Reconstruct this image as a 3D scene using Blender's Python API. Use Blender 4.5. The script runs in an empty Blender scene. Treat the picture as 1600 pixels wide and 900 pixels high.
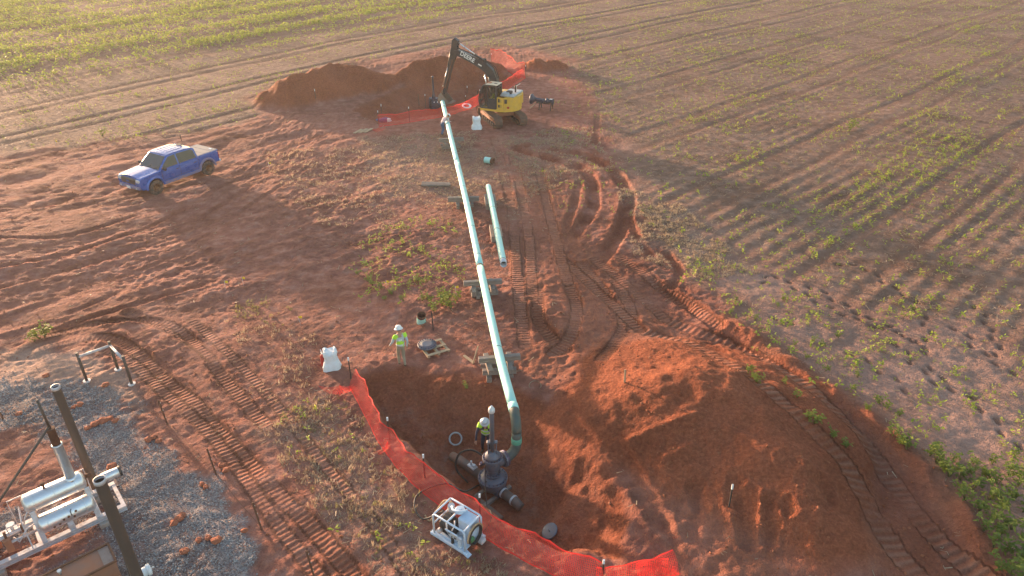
import bpy, bmesh, math, random
import numpy as np
from mathutils import Vector, Matrix
random.seed(7)
RNG = np.random.default_rng(11)
C = bpy.context.scene.collection
SC = bpy.context.scene
R = math.radians

# ------------------------------------------------------------------ camera
CAM_H, CAM_P, FPX = 16.0, R(30.0), 1109.0       # drone height (m), pitch below the horizon, focal length (px of a 1600 px wide frame)
cam = bpy.data.cameras.new('camera'); camo = bpy.data.objects.new('camera', cam); C.objects.link(camo)
camo.location = (0, 0, CAM_H); camo.rotation_euler = (math.pi/2 - CAM_P, 0, 0)
cam.sensor_width = 36.0; cam.lens = FPX/1600*36.0; cam.clip_start = 0.1; cam.clip_end = 9000
SC.camera = camo

# ------------------------------------------------------------------ light
SUN_EL, SUN_AZ = R(5.0), R(-44.0)               # azimuth from +Y, clockwise: the sun is low, ahead and to the left
W = bpy.data.worlds.new('World'); SC.world = W; W.use_nodes = True
nt = W.node_tree; bg = nt.nodes['Background']
sky = nt.nodes.new('ShaderNodeTexSky'); sky.sky_type = 'NISHITA'; sky.sun_disc = False
sky.sun_elevation = SUN_EL; sky.sun_rotation = SUN_AZ; sky.dust_density = 1.5; sky.air_density = 1.0
nt.links.new(sky.outputs[0], bg.inputs[0]); bg.inputs[1].default_value = 0.15
sl = bpy.data.lights.new('sun', 'SUN'); sl.energy = 3.3; sl.angle = R(1.8); sl.color = (1.0, 0.66, 0.43)
so = bpy.data.objects.new('sun', sl); C.objects.link(so)
sdir = Vector((math.sin(SUN_AZ)*math.cos(SUN_EL), math.cos(SUN_AZ)*math.cos(SUN_EL), math.sin(SUN_EL)))
so.rotation_euler = sdir.to_track_quat('Z', 'Y').to_euler()
so.location = sdir*60
vs = SC.view_settings; vs.view_transform = 'Standard'; vs.look = 'None'; vs.exposure = 2.2; vs.gamma = 1.0
SC.cycles.volume_bounces = 0

# ------------------------------------------------------------------ survey: picture direction -> point on a level plane
def G(px, py, z=0.0):
    u = (px-800)/FPX; v = (py-450)/FPX
    dz = -math.sin(CAM_P) - v*math.cos(CAM_P); dy = math.cos(CAM_P) - v*math.sin(CAM_P)
    t = (z-CAM_H)/dz
    return Vector((u*t, dy*t, z))
def G2(px, py, z=0.0):
    g = G(px, py, z); return (g.x, g.y)

# ------------------------------------------------------------------ numpy noise
_perm = np.random.default_rng(5).permutation(512).astype(np.int64)
_perm = np.concatenate([_perm, _perm])
_ang = np.random.default_rng(6).uniform(0, 2*np.pi, 512)
_gx, _gy = np.cos(_ang), np.sin(_ang)
def perlin(x, y):
    xi = np.floor(x).astype(np.int64); yi = np.floor(y).astype(np.int64)
    xf = x-xi; yf = y-yi
    u = xf*xf*xf*(xf*(xf*6-15)+10); v = yf*yf*yf*(yf*(yf*6-15)+10)
    def g(ix, iy, dx, dy):
        h = _perm[(_perm[ix & 511]+iy) & 511]
        return _gx[h]*dx+_gy[h]*dy
    a = g(xi, yi, xf, yf); b = g(xi+1, yi, xf-1, yf)
    c = g(xi, yi+1, xf, yf-1); d = g(xi+1, yi+1, xf-1, yf-1)
    return ((a+u*(b-a))*(1-v)+(c+u*(d-c))*v)*1.5
def fbm(x, y, scale, octs=3, gain=0.5, seed=0.0):
    s = 0.0; a = 1.0; f = 1.0/scale
    for o in range(octs):
        s = s+a*perlin(x*f+seed+17.3*o, y*f+seed*1.7+9.1*o); a *= gain; f *= 2.03
    return s
def sstep(a, b, x):
    t = np.clip((x-a)/(b-a), 0, 1); return t*t*(3-2*t)

# ------------------------------------------------------------------ meshes
class MB:
    def __init__(s): s.v = []; s.f = []; s.sm = []; s.mi = []; s.cur = 0
    def face(s, idx, smooth=False): s.f.append(tuple(idx)); s.sm.append(smooth); s.mi.append(s.cur)
    def add(s, vs, fs, smooth=False):
        o = len(s.v); s.v += [tuple(p) for p in vs]
        for f in fs: s.face([o+i for i in f], smooth)
    def box(s, c, size, rz=0.0, bev=0.0, M=None):
        hx, hy, hz = size[0]/2, size[1]/2, size[2]/2
        if M is None: M = Matrix.Rotation(rz, 3, 'Z')
        c = Vector(c)
        if bev <= 0:
            vs = [c+M@Vector((sx*hx, sy*hy, sz*hz)) for sz in (-1, 1) for sy in (-1, 1) for sx in (-1, 1)]
            s.add(vs, [(0,2,3,1),(4,5,7,6),(0,1,5,4),(2,6,7,3),(0,4,6,2),(1,3,7,5)]); return s
        b = min(bev, hx*.9, hy*.9, hz*.9)
        vs = []; ix = {}
        for sx in (-1,1):
            for sy in (-1,1):
                for sz in (-1,1):
                    for a in range(3):
                        p = [sx*(hx-b), sy*(hy-b), sz*(hz-b)]
                        p[a] = (sx*hx, sy*hy, sz*hz)[a]
                        ix[(sx,sy,sz,a)] = len(vs); vs.append(c+M@Vector(p))
        fs = []
        def k(a, sa, t, st, w, sw, which):
            d = [0,0,0]; d[a] = sa; d[t] = st; d[w] = sw; return ix[(d[0],d[1],d[2],which)]
        for a in range(3):
            t, w = (a+1)%3, (a+2)%3
            for sa in (-1,1):
                q = [k(a,sa,t,-1,w,-1,a), k(a,sa,t,1,w,-1,a), k(a,sa,t,1,w,1,a), k(a,sa,t,-1,w,1,a)]
                fs.append(q if sa > 0 else q[::-1])
            for st in (-1,1):
                for sw in (-1,1):
                    q = [k(a,-1,t,st,w,sw,t), k(a,1,t,st,w,sw,t), k(a,1,t,st,w,sw,w), k(a,-1,t,st,w,sw,w)]
                    fs.append(q if st*sw > 0 else q[::-1])
        for sx in (-1,1):
            for sy in (-1,1):
                for sz in (-1,1):
                    q = [ix[(sx,sy,sz,0)], ix[(sx,sy,sz,1)], ix[(sx,sy,sz,2)]]
                    fs.append(q if sx*sy*sz > 0 else q[::-1])
        s.add(vs, fs); return s
    def beam(s, a, b, w, h, bev=0.0, up=(0,0,1)):
        a = Vector(a); b = Vector(b); d = b-a; L = d.length; x = d.normalized(); u = Vector(up)
        if abs(x.dot(u)) > .98: u = Vector((0,1,0))
        y = u.cross(x).normalized(); z = x.cross(y)
        M = Matrix((x, y, z)).transposed()
        return s.box((a+b)/2, (L, w, h), M=M, bev=bev)
    def tube(s, pts, r, n=10, caps=True, closed=False, smooth=True, flat=1.0):
        pts = [Vector(p) for p in pts]; m = len(pts)
        rs = r if isinstance(r, (list, tuple)) else [r]*m
        T = []
        for i in range(m):
            if closed: t = pts[(i+1)%m]-pts[i-1]
            else: t = pts[min(i+1,m-1)]-pts[max(i-1,0)]
            T.append(t.normalized())
        u = Vector((0,0,1)) if abs(T[0].z) < .9 else Vector((0,1,0))
        u = (u-T[0]*u.dot(T[0])).normalized()
        o = len(s.v)
        for i in range(m):
            u = (u-T[i]*u.dot(T[i])).normalized(); w = T[i].cross(u)
            for k in range(n):
                a = 2*math.pi*k/n
                s.v.append(tuple(pts[i]+(u*math.sin(a)*flat+w*math.cos(a))*rs[i]))
        mm = m if closed else m-1
        for i in range(mm):
            j = (i+1) % m
            for k in range(n):
                l = (k+1) % n
                s.face((o+i*n+k, o+i*n+l, o+j*n+l, o+j*n+k), smooth)
        if caps and not closed:
            s.face([o+k for k in range(n)][::-1]); s.face([o+(m-1)*n+k for k in range(n)])
        return s
    def cyl(s, a, b, r, n=16, caps=True): return s.tube([a, b], r, n, caps)
    def lathe(s, prof, base=(0,0,0), axis=(0,0,1), n=20, smooth=True, closed_top=True):
        ax = Vector(axis).normalized(); u = Vector((1,0,0)) if abs(ax.x) < .9 else Vector((0,1,0))
        u = (u-ax*u.dot(ax)).normalized(); w = ax.cross(u); base = Vector(base); o = len(s.v); m = len(prof)
        for r_, z_ in prof:
            for k in range(n):
                a = 2*math.pi*k/n
                s.v.append(tuple(base+ax*z_+(u*math.cos(a)+w*math.sin(a))*r_))
        for i in range(m-1):
            for k in range(n):
                l = (k+1) % n
                s.face((o+i*n+k, o+i*n+l, o+(i+1)*n+l, o+(i+1)*n+k), smooth)
        if closed_top:
            s.face([o+k for k in range(n)][::-1]); s.face([o+(m-1)*n+k for k in range(n)])
        return s
    def prism(s, poly, o=(0,0,0), u=(1,0,0), v=(0,0,1), w=(0,1,0), t=1.0):
        """polygon (a,b) in the u,v plane, extruded t along w, centred"""
        o = Vector(o); u = Vector(u); v = Vector(v); w = Vector(w); n = len(poly); k = len(s.v)
        for sg in (-.5, .5):
            for a, b in poly: s.v.append(tuple(o+u*a+v*b+w*(sg*t)))
        s.face([k+i for i in range(n)]); s.face([k+n+i for i in range(n)][::-1])
        for i in range(n):
            j = (i+1) % n; s.face((k+i, k+n+i, k+n+j, k+j))
        return s
    def grid(s, P, smooth=True):
        """P[i][j] points"""
        o = len(s.v); m = len(P); n = len(P[0])
        for row in P:
            for p in row: s.v.append(tuple(p))
        for i in range(m-1):
            for j in range(n-1): s.face((o+i*n+j, o+i*n+j+1, o+(i+1)*n+j+1, o+(i+1)*n+j), smooth)
        return s
    def mesh(s, name, mats):
        me = bpy.data.meshes.new(name); me.from_pydata([tuple(p) for p in s.v], [], s.f)
        for m in (mats if isinstance(mats, (list, tuple)) else [mats]): me.materials.append(m)
        me.polygons.foreach_set('use_smooth', s.sm); me.polygons.foreach_set('material_index', s.mi)
        bm = bmesh.new(); bm.from_mesh(me); bmesh.ops.recalc_face_normals(bm, faces=bm.faces); bm.to_mesh(me); bm.free()
        return me
    def build(s, name, mats, parent=None, label=None, kind=None):
        o = bpy.data.objects.new(name, s.mesh(name, mats)); C.objects.link(o)
        if parent is not None: o.parent = parent
        if label: o['label'] = label
        if kind: o['kind'] = kind
        return o
def tag(o, label, cat, group=None):
    o['label'] = label; o['category'] = cat
    if group: o['group'] = group
    return o
def thing(name, label, cat, loc=(0,0,0), rz=0.0, group=None):
    o = bpy.data.objects.new(name, None); C.objects.link(o); o.location = loc; o.rotation_euler = (0,0,rz)
    o.empty_display_size = .2
    return tag(o, label, cat, group)
def copy_tree(o, parent=None):
    c = o.copy(); C.objects.link(c)
    if parent is not None: c.parent = parent
    for ch in list(o.children): copy_tree(ch, c)
    return c
def np_mesh(name, V, F, mats, smooth=False):
    """V (n,3), F (m,k) arrays -> object, quickly"""
    me = bpy.data.meshes.new(name); m, k = F.shape
    me.vertices.add(len(V)); me.vertices.foreach_set('co', np.ascontiguousarray(V, dtype=np.float32).ravel())
    me.loops.add(m*k); me.loops.foreach_set('vertex_index', np.ascontiguousarray(F, dtype=np.int32).ravel())
    me.polygons.add(m); me.polygons.foreach_set('loop_start', np.arange(0, m*k, k, dtype=np.int32))
    me.polygons.foreach_set('loop_total', np.full(m, k, dtype=np.int32))
    me.polygons.foreach_set('use_smooth', np.full(m, smooth))
    for mt in (mats if isinstance(mats, (list, tuple)) else [mats]): me.materials.append(mt)
    me.update(calc_edges=True)
    o = bpy.data.objects.new(name, me); C.objects.link(o); return o

# ------------------------------------------------------------------ materials
class N:
    def __init__(s, name):
        s.m = bpy.data.materials.new(name); s.m.use_nodes = True; s.t = s.m.node_tree
        s.b = s.t.nodes['Principled BSDF']; s.out = s.t.nodes['Material Output']
    def n(s, typ, **kw):
        x = s.t.nodes.new(typ)
        for k, v in kw.items():
            if k.startswith('i_'):
                key = k[2:]; x.inputs[int(key) if key.isdigit() else key].default_value = v
            else: setattr(x, k, v)
        return x
    def l(s, a, b): s.t.links.new(a, b)
    def noise(s, scale, detail=3, rough=.55, coord=None, w=None):
        x = s.n('ShaderNodeTexNoise'); x.inputs['Scale'].default_value = scale
        x.inputs['Detail'].default_value = detail; x.inputs['Roughness'].default_value = rough
        if coord is not None: s.l(coord, x.inputs['Vector'])
        return x.outputs['Fac']
    def ramp(s, fac, stops):
        x = s.n('ShaderNodeValToRGB'); e = x.color_ramp.elements
        while len(e) < len(stops): e.new(.5)
        for i, (p, c) in enumerate(stops): e[i].position = p; e[i].color = (*c, 1) if len(c) == 3 else c
        s.l(fac, x.inputs[0]); return x.outputs[0]
    def mix(s, fac, a, b, typ='MIX'):
        x = s.n('ShaderNodeMix', data_type='RGBA', blend_type=typ)
        for sock, val in ((x.inputs[0], fac), (x.inputs[6], a), (x.inputs[7], b)):
            if hasattr(val, 'node'): s.l(val, sock)
            elif isinstance(val, (int, float)): sock.default_value = val
            else: sock.default_value = (*val, 1)
        return x.outputs[2]
    def math(s, op, a, b=None, clamp=False):
        x = s.n('ShaderNodeMath', operation=op, use_clamp=clamp)
        for i, val in enumerate((a, b)):
            if val is None: continue
            if hasattr(val, 'node'): s.l(val, x.inputs[i])
            else: x.inputs[i].default_value = val
        return x.outputs[0]
    def attr(s, name): return s.n('ShaderNodeAttribute', attribute_name=name).outputs['Fac']
    def bump(s, h, strength=.5, dist=.05, normal=None):
        x = s.n('ShaderNodeBump'); x.inputs['Strength'].default_value = strength; x.inputs['Distance'].default_value = dist
        s.l(h, x.inputs['Height'])
        if normal is not None: s.l(normal, x.inputs['Normal'])
        return x.outputs[0]
    def obj(s): return s.n('ShaderNodeTexCoord').outputs['Object']
    def pos(s): return s.n('ShaderNodeNewGeometry').outputs['Position']
    def col(s, c):
        if hasattr(c, 'node'): s.l(c, s.b.inputs['Base Color'])
        else: s.b.inputs['Base Color'].default_value = (*c, 1)
    def set(s, rough=None, metal=None, spec=None, normal=None, coat=None):
        if rough is not None:
            if hasattr(rough, 'node'): s.l(rough, s.b.inputs['Roughness'])
            else: s.b.inputs['Roughness'].default_value = rough
        if metal is not None: s.b.inputs['Metallic'].default_value = metal
        if spec is not None: s.b.inputs['Specular IOR Level'].default_value = spec
        if normal is not None: s.l(normal, s.b.inputs['Normal'])
        if coat is not None: s.b.inputs['Coat Weight'].default_value = coat; s.b.inputs['Coat Roughness'].default_value = .08
        return s.m
def painted(name, c, rough=.45, metal=0.0, dirt=(.20,.11,.07), amount=.35, scale=6.0, spec=.5, coat=None):
    """a colour with uneven dust and wear over it"""
    k = N(name); p = k.obj()
    f = k.ramp(k.noise(scale, 6, .65, p), [(.42,(0,0,0)),(.72,(1,1,1))])
    f2 = k.noise(scale*4.5, 3, .6, p)
    base = k.mix(k.math('MULTIPLY', f2, .35), c, tuple(x*.72 for x in c))
    k.col(k.mix(k.math('MULTIPLY', f, amount), base, dirt))
    r = k.math('ADD', k.math('MULTIPLY', f, .25), rough, True)
    return k.set(rough=r, metal=metal, spec=spec, coat=coat, normal=k.bump(f2, .12, .01))
# ------------------------------------------------------------------ terrain
def PX(*pts): return np.array([G2(*p) for p in pts])
def seg_dist(x, y, line):
    """distance to a polyline, signed side, arc length at the nearest point"""
    best = np.full(x.shape, 1e9); side = np.zeros(x.shape); arc = np.zeros(x.shape); L0 = 0.0
    for (ax, ay), (bx, by) in zip(line[:-1], line[1:]):
        dx, dy = bx-ax, by-ay; L = math.hypot(dx, dy) or 1e-6
        t = np.clip(((x-ax)*dx+(y-ay)*dy)/(L*L), 0, 1)
        ex, ey = x-(ax+t*dx), y-(ay+t*dy); d = np.hypot(ex, ey)
        m = d < best
        best = np.where(m, d, best); side = np.where(m, np.sign(dx*ey-dy*ex), side); arc = np.where(m, L0+t*L, arc); L0 += L
    return best, side, arc
def inside(x, y, poly):
    c = np.zeros(x.shape, bool); n = len(poly)
    for i in range(n):
        x1, y1 = poly[i]; x2, y2 = poly[(i+1) % n]
        if y1 == y2: continue
        k = ((y1 > y) != (y2 > y)) & (x < (x2-x1)*(y-y1)/(y2-y1)+x1)
        c ^= k
    return c
def poly_sd(x, y, poly):
    d, _, _ = seg_dist(x, y, np.vstack([poly, poly[:1]]))
    return np.where(inside(x, y, poly), d, -d)
def spline(P, n=6):
    P = np.asarray(P); out = []
    for i in range(len(P)-1):
        p0 = P[max(i-1,0)]; p1 = P[i]; p2 = P[i+1]; p3 = P[min(i+2,len(P)-1)]
        for k in range(n):
            t = k/n
            out.append(.5*((2*p1)+(-p0+p2)*t+(2*p0-5*p1+4*p2-p3)*t*t+(-p0+3*p1-3*p2+p3)*t**3))
    out.append(P[-1]); return np.array(out)

SITE = PX((-500,262),(-100,245),(150,222),(330,205),(400,180),(392,148),(560,95),(700,72),(820,72),(892,92),(940,170),(1000,310),(1075,420),
          (1200,535),(1330,632),(1430,715),(1500,800),(1560,905),(1600,1100),(-500,1100))
HEAD = PX((930,200),(1010,335),(1180,425),(1400,515),(1650,555),(2200,640),(2200,1300),(1500,1300),(1540,880),(1330,632),(1075,420))
# excavations: convex rim, each edge with the width of its own slope
PIT1 = ([(548,575),(612,676),(700,756),(790,815),(885,866),(985,872),(1000,800),(905,650),(770,578),(650,565)],
        [1.0,.9,.9,.9,1.5,3.0,3.6,3.6,4.0,4.5], 1.72)
PIT2 = ([(545,172),(590,190),(690,178),(752,160),(800,138),(815,118),(760,108),(690,116),(610,140)],
        [2.5,1.6,1.6,1.6,2.0,2.2,4.0,5.0,6.0], 1.7)
def pit_depth(x, y, pit):
    P = PX(*pit[0]); n = len(P); k = np.full(x.shape, 9.0)
    wob = fbm(x, y, 1.7, 3, .5, 3.1)*.35; ins = inside(x, y, P)
    for i in range(n):
        d, _, _ = seg_dist(x, y, np.array([P[i], P[(i+1) % n]]))
        k = np.minimum(k, (d+wob*min(1, pit[1][i]/2.5))/pit[1][i])
    k = np.where(ins, k, 0)
    k = np.clip(k, 0, 1)
    return pit[2]*(k*k*(3-2*k)*.6+k*.4), k
def ridge(x, y, line, slope, warp=.5, seed=0.0, plateau=0.0, backslope=None):
    """line of (px,py,height): soil heap at its angle of repose"""
    P = [G(a, b, h) for a, b, h in line]; z = np.zeros(x.shape)
    wx = x+fbm(x, y, 2.4, 3, .55, seed)*warp; wy = y+fbm(x, y, 2.4, 3, .55, seed+5)*warp
    for a, b in zip(P[:-1], P[1:]):
        dx, dy = b.x-a.x, b.y-a.y; L = dx*dx+dy*dy
        t = np.clip(((wx-a.x)*dx+(wy-a.y)*dy)/L, 0, 1)
        d = np.hypot(wx-(a.x+t*dx), wy-(a.y+t*dy)); H = a.z+(b.z-a.z)*t
        sl = slope if backslope is None else np.where((dx*(wy-a.y)-dy*(wx-a.x)) > 0, backslope, slope)
        h = H-np.maximum(d-plateau, 0)*sl
        z = np.maximum(z, h)
    return z
HEAP1 = [(968,640,.35),(998,612,.85),(1045,597,1.25),(1090,592,1.4),(1140,604,1.35),(1190,640,1.15)]
HEAP1C = [(1180,650,1.1),(1225,710,.95),(1258,780,.7),(1275,830,.45)]
HEAP1B = [(1005,592,.7),(1035,574,1.1),(1065,570,1.0),(1095,582,.7)]
HEAP2 = [(402,152,.3),(425,138,1.2),(445,118,2.1),(480,112,2.2),(515,100,2.3),(552,101,2.0),(580,112,1.5),(612,117,.8),(636,104,1.3),(655,92,1.6),(690,87,1.7),(735,90,1.3),(775,96,.8)]
HEAP3 = [(818,100,.5),(838,90,1.0),(852,98,.7),(868,92,.9),(886,100,.4)]
TRACKS = [   # picture points, width (m), depth, tread pitch (0: none), berm
 ([(1000,512),(1028,524),(1075,542),(1131,589),(1178,624),(1225,664),(1272,702),(1319,739),(1347,777),(1380,823),(1412,866),(1445,898),(1490,960)], .80,.10,.27,.05),
 ([(1040,490),(1075,506),(1150,537),(1216,580),(1262,612),(1319,655),(1361,697),(1398,744),(1431,791),(1473,837),(1516,875),(1539,898),(1590,960)], .80,.12,.27,.06),
 ([(1100,545),(1180,590),(1262,645),(1330,705),(1390,765),(1430,830),(1480,900)], .5,.05,0,.05),
 ([(827,227),(873,234),(929,250),(962,273),(981,306),(976,343),(957,381),(930,415)], .85,.24,0,.07),
 ([(803,231),(864,250),(911,264),(925,287),(927,320),(915,343),(892,371)], .80,.22,0,.07),
 ([(981,339),(999,376),(1013,395)], .5,.13,0,.06),
 ([(906,283),(897,320),(887,357),(901,390)], .5,.08,0,.05),
 ([(1041,395),(1062,423),(1051,446)], .45,.12,0,.05),
 ([(934,180),(929,240)], .5,.07,0,.03),
 ([(967,399),(1013,432),(1079,474),(1120,507)], .62,.10,.19,.06),
 ([(841,451),(841,497),(859,525),(883,549)], .62,.10,.19,.05),
 ([(887,441),(901,479),(892,525),(864,553)], .62,.10,.19,.05),
 ([(911,413),(948,460),(976,507),(939,572)], .62,.10,.19,.06),
 ([(957,432),(985,479),(990,516)], .62,.08,.19,.05),
 ([(925,400),(975,440),(1040,490)], .62,.09,.19,.05),
 ([(870,395),(930,450),(1000,512)], .62,.10,.19,.06),
 ([(800,240),(812,290),(827,376),(831,460)], .62,.03,.19,.01),
 ([(835,230),(850,300),(868,370),(887,441)], .62,.03,.19,.01),
 ([(770,210),(785,260),(800,330),(806,400),(812,470),(820,540)], .62,.025,.19,.01),
 ([(60,545),(120,530),(173,528),(218,553),(253,589),(298,624),(333,664),(369,700),(413,749),(458,793),(502,838),(547,891),(600,960)], .60,.10,.19,.06),
 ([(160,545),(205,565),(253,610),(311,660),(360,716),(404,778),(458,849),(502,902)], .48,.06,.19,.04),
 ([(200,490),(253,509),(289,527),(320,553),(360,602),(420,668)], .55,.07,.19,.05),
 ([(300,500),(350,545),(395,590),(455,660),(520,740),(590,825),(640,900)], .45,.05,.2,.03),
 ([(395,500),(440,560),(480,620),(540,700)], .4,.04,0,.03),
 ([(0,262),(70,262),(140,275),(200,290)], .3,.07,0,.04),
 ([(-40,270),(90,238),(180,217),(290,207),(400,216)], .3,.07,0,.04),
 ([(-40,285),(60,250),(150,226),(250,208),(330,203)], .3,.06,0,.04),
 ([(0,330),(90,320),(140,290),(200,275),(245,300)], .3,.05,0,.04),
 ([(20,345),(60,300),(140,262),(300,225)], .3,.05,0,.03),
 ([(0,420),(120,395),(240,350),(330,300),(420,240),(520,205)], .35,.07,0,.05),
 ([(0,450),(150,410),(280,360),(400,285),(470,235)], .35,.07,0,.05),
 ([(0,490),(120,450),(250,410),(380,330),(480,262)], .35,.06,0,.05),
 ([(0,520),(130,480),(220,440),(330,390)], .35,.07,0,.05),
 ([(30,540),(110,505),(200,480),(330,440)], .4,.08,0,.05),
 ([(0,560),(70,525),(150,505),(260,505),(330,560)], .45,.10,.2,.06),
 ([(880,100),(830,125),(870,165),(930,180)], .5,.06,0,.05),
 ([(0,375),(100,372),(190,345),(260,315)], .3,.06,0,.05),
]
TRAILS = [ [(1178,449),(1209,431),(1231,444),(1267,467),(1311,489),(1356,507),(1400,516),(1444,547),(1462,556)],
 [(1249,440),(1284,458),(1329,484),(1378,511),(1422,529),(1449,551)],
 [(1289,409),(1320,413),(1356,422),(1387,444),(1422,467),(1449,511),(1453,538)],
 [(1471,502),(1507,524),(1533,551),(1560,569),(1590,593)],
 [(1191,489),(1222,502),(1253,516)], [(1307,542),(1338,556),(1382,582),(1420,610)],
 [(1380,525),(1410,545),(1440,580),(1470,600)], [(1450,560),(1480,600),(1540,640),(1590,700)], [(1520,470),(1545,510),(1560,560)] ]
FEET = []
_fr = random.Random(4)
for tr in TRAILS:
    P = spline(PX(*tr), 8); acc = 0; s = 1
    for a, b in zip(P[:-1], P[1:]):
        d = b-a; L = float(np.hypot(*d)); acc += L
        while acc > .62:
            acc -= .62; s = -s; n = np.array([-d[1], d[0]])/L
            FEET.append((*(b-d/L*acc+n*(s*.11+_fr.uniform(-.05,.05))), math.atan2(d[1], d[0])+_fr.uniform(-.25,.25)))
GRAVEL = PX((-300,585),(0,590),(70,596),(150,604),(232,640),(262,690),(330,752),(372,800),(430,905),(500,1040),(-300,1200))
BARE = [PX((-200,700),(40,668),(110,700),(140,760),(60,790),(-200,860)), PX((10,850),(100,830),(160,800),(160,840),(60,905),(-60,940)), PX((190,640),(260,640),(330,720),(290,735),(240,700))]
_TR = [(spline(PX(*t[0]), 5), *t[1:]) for t in TRACKS]
S45 = math.sin(R(43.5)), math.cos(R(43.5))
def row_coord(x, y):
    q = np.clip(-(x+5), 0, 45)
    return -S45[0]*x+S45[1]*y+.0062*q*q+fbm(x, y, 30, 1, .5, 8)*.5
def terrain(x, y):
    x = np.asarray(x, float); y = np.asarray(y, float)
    near = (np.abs(x) < 110) & (y > 4) & (y < 190)
    site = sstep(-.8, 1.2, poly_sd(x, y, SITE)+fbm(x, y, 2.5, 3, .5, 1)*1.0)
    head = sstep(-2.5, 2.5, poly_sd(x, y, HEAD)+fbm(x, y, 5, 2, .5, 2)*2.0)*(1-site)
    field = (1-site)*(1-head)
    z = fbm(x, y, 17, 2, .5, 4)*.12
    # field rows
    r = row_coord(x, y)
    rowfade = .35+.65*sstep(-.6, .5, fbm(x, y, 9, 2, .5, 12))
    z += field*(np.sin(r*2*np.pi/.92)*.018*rowfade+fbm(x, y, .7, 2, .5, 13)*.018)
    wheel = np.zeros(x.shape)
    for off in (0.0, 2.3):
        w = np.abs((r-off+4.6+fbm(x, y, 14, 1, .5, 14)*.4) % 9.2-4.6)
        wheel = np.maximum(wheel, np.exp(-(w/(.34+.80*sstep(62,85,r)))**2)); z += field*(np.exp(-((w-.75)/.35)**2)*.018)
    z -= field*wheel*(.018+.05*sstep(40,62,r))
    z += head*(fbm(x, y, 1.1, 3, .5, 15)*.034+fbm(x, y, .35, 2, .5, 16)*.015)
    # worked ground of the site: lumps drawn out along the traffic
    a, b = x*S45[1]+y*S45[0], -x*S45[0]+y*S45[1]
    left = sstep(2.0, -7.0, x+(y-30)*.12)
    calm = .30+.85*sstep(-.35, .55, fbm(x, y, 6.5, 2, .5, 61)+.25*sstep(-6,-14,x))
    z += site*left*calm*1.25*(perlin(a/4.5+3, b/.75)*.04+perlin(a/2.2+9, b/.30+4)*.022+perlin(a/7+1, b/1.9)*.05)
    z += site*(fbm(x, y, 5.5, 2, .5, 17)*.09+calm*fbm(x, y, 1.3, 3, .5, 18)*.05+fbm(x, y, .33, 2, .5, 19)*.014*(.5+.5*calm))
    churn = np.zeros(x.shape); tm = np.zeros(x.shape); ts = np.zeros(x.shape)
    gravel = sstep(-.25, .3, poly_sd(x, y, GRAVEL)+fbm(x, y, 1.2, 3, .6, 21)*.5)
    z = z*(1-.75*gravel)+gravel*fbm(x, y, 1.8, 3, .5, 23)*.05
    bare = np.zeros(x.shape)
    for p in BARE: bare = np.maximum(bare, sstep(-.3, .3, poly_sd(x, y, p)+fbm(x, y, 1.0, 3, .55, 22)*.5))
    poly = PX((790,255),(880,250),(960,400),(1080,500),(1250,640),(1400,800),(1520,905),(1300,905),(1000,905),(930,640),(830,600),(800,470))
    core = sstep(-1.2, 1.5, poly_sd(x, y, poly)+fbm(x, y, 2.5, 3, .5, 51)*1.6)
    crumb = np.abs(fbm(x, y, .8, 3, .55, 62)); z += core*(.06-.16*crumb)*.55+site*calm*(.03-.09*np.abs(fbm(x, y, .42, 2, .5, 63)))*.8
    # ruts and tracks
    for P, wd, dp, pitch, berm in _TR:
        bb = (x > P[:,0].min()-2) & (x < P[:,0].max()+2) & (y > P[:,1].min()-2) & (y < P[:,1].max()+2)
        if not bb.any(): continue
        d, sd, s = seg_dist(x[bb], y[bb], P)
        w = wd/2; end = sstep(0, 1.2, s)*sstep(0, 1.2, (s.max() if s.size > 50 else 1e3)-s) if s.size > 50 else 1.0
        mod = np.clip(.55+fbm(x[bb], y[bb], 2.2, 2, .5, 24)*1.0, .05, 1.3)
        ins = 1-sstep(w*.62, w*1.15, d); z_ = z[bb]
        z_ = z_*(1-.7*ins)-dp*ins*mod+berm*.6*np.exp(-((d-w*1.35)/(w*.42))**2)*mod*np.clip(.5+fbm(x[bb], y[bb], .45, 3, .6, 25)*1.5,0,2)
        if pitch:
            z_ += ins*(.5+.5*np.sin(s*2*np.pi/pitch))**2*(.034*np.clip(mod,.5,1) if pitch > .25 else .017*np.clip(mod+.3,.4,1))
            tm[bb] = np.where(ins > .5, ins*(1 if pitch > .25 else .7)*np.clip(mod+.4,.45,1), tm[bb]*(1-ins)); ts[bb] = np.where(ins > .5, s/pitch, ts[bb])
        else: tm[bb] = tm[bb]*(1-ins)
        z[bb] = z_; churn[bb] = np.maximum(churn[bb], np.exp(-(d/(w*1.7))**2)*np.clip(mod, 0, 1)*min(1, dp/.10))
    # cut bank beside the haul track
    bank = spline(PX((1090,478),(1150,516),(1206,552),(1280,600),(1356,652),(1394,684),(1440,731),(1480,780),(1512,819),(1545,880),(1580,950)), 5)
    d, sd, s = seg_dist(x, y, bank); d = d*sd*-1      # >0 on the track side (right of travel)
    lo = sstep(.05, .45, d)*sstep(3.8, 1.2, d)
    z -= lo*.22*(d > 0); z += np.exp(-((d+.18)/.28)**2)*.17*np.clip(.7+fbm(x, y, .9, 2, .5, 26)*.9, 0, 1.5)*sstep(0, 3, s)
    churn = np.maximum(churn, np.exp(-((d)/.5)**2)*sstep(0, 2, s)); churn = np.maximum(churn, sstep(-.2, .4, d)*sstep(4.2, 2.2, d)*.75*sstep(0, 2, s))
    # pits
    dug = np.zeros(x.shape); pitk = np.zeros(x.shape)
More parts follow.
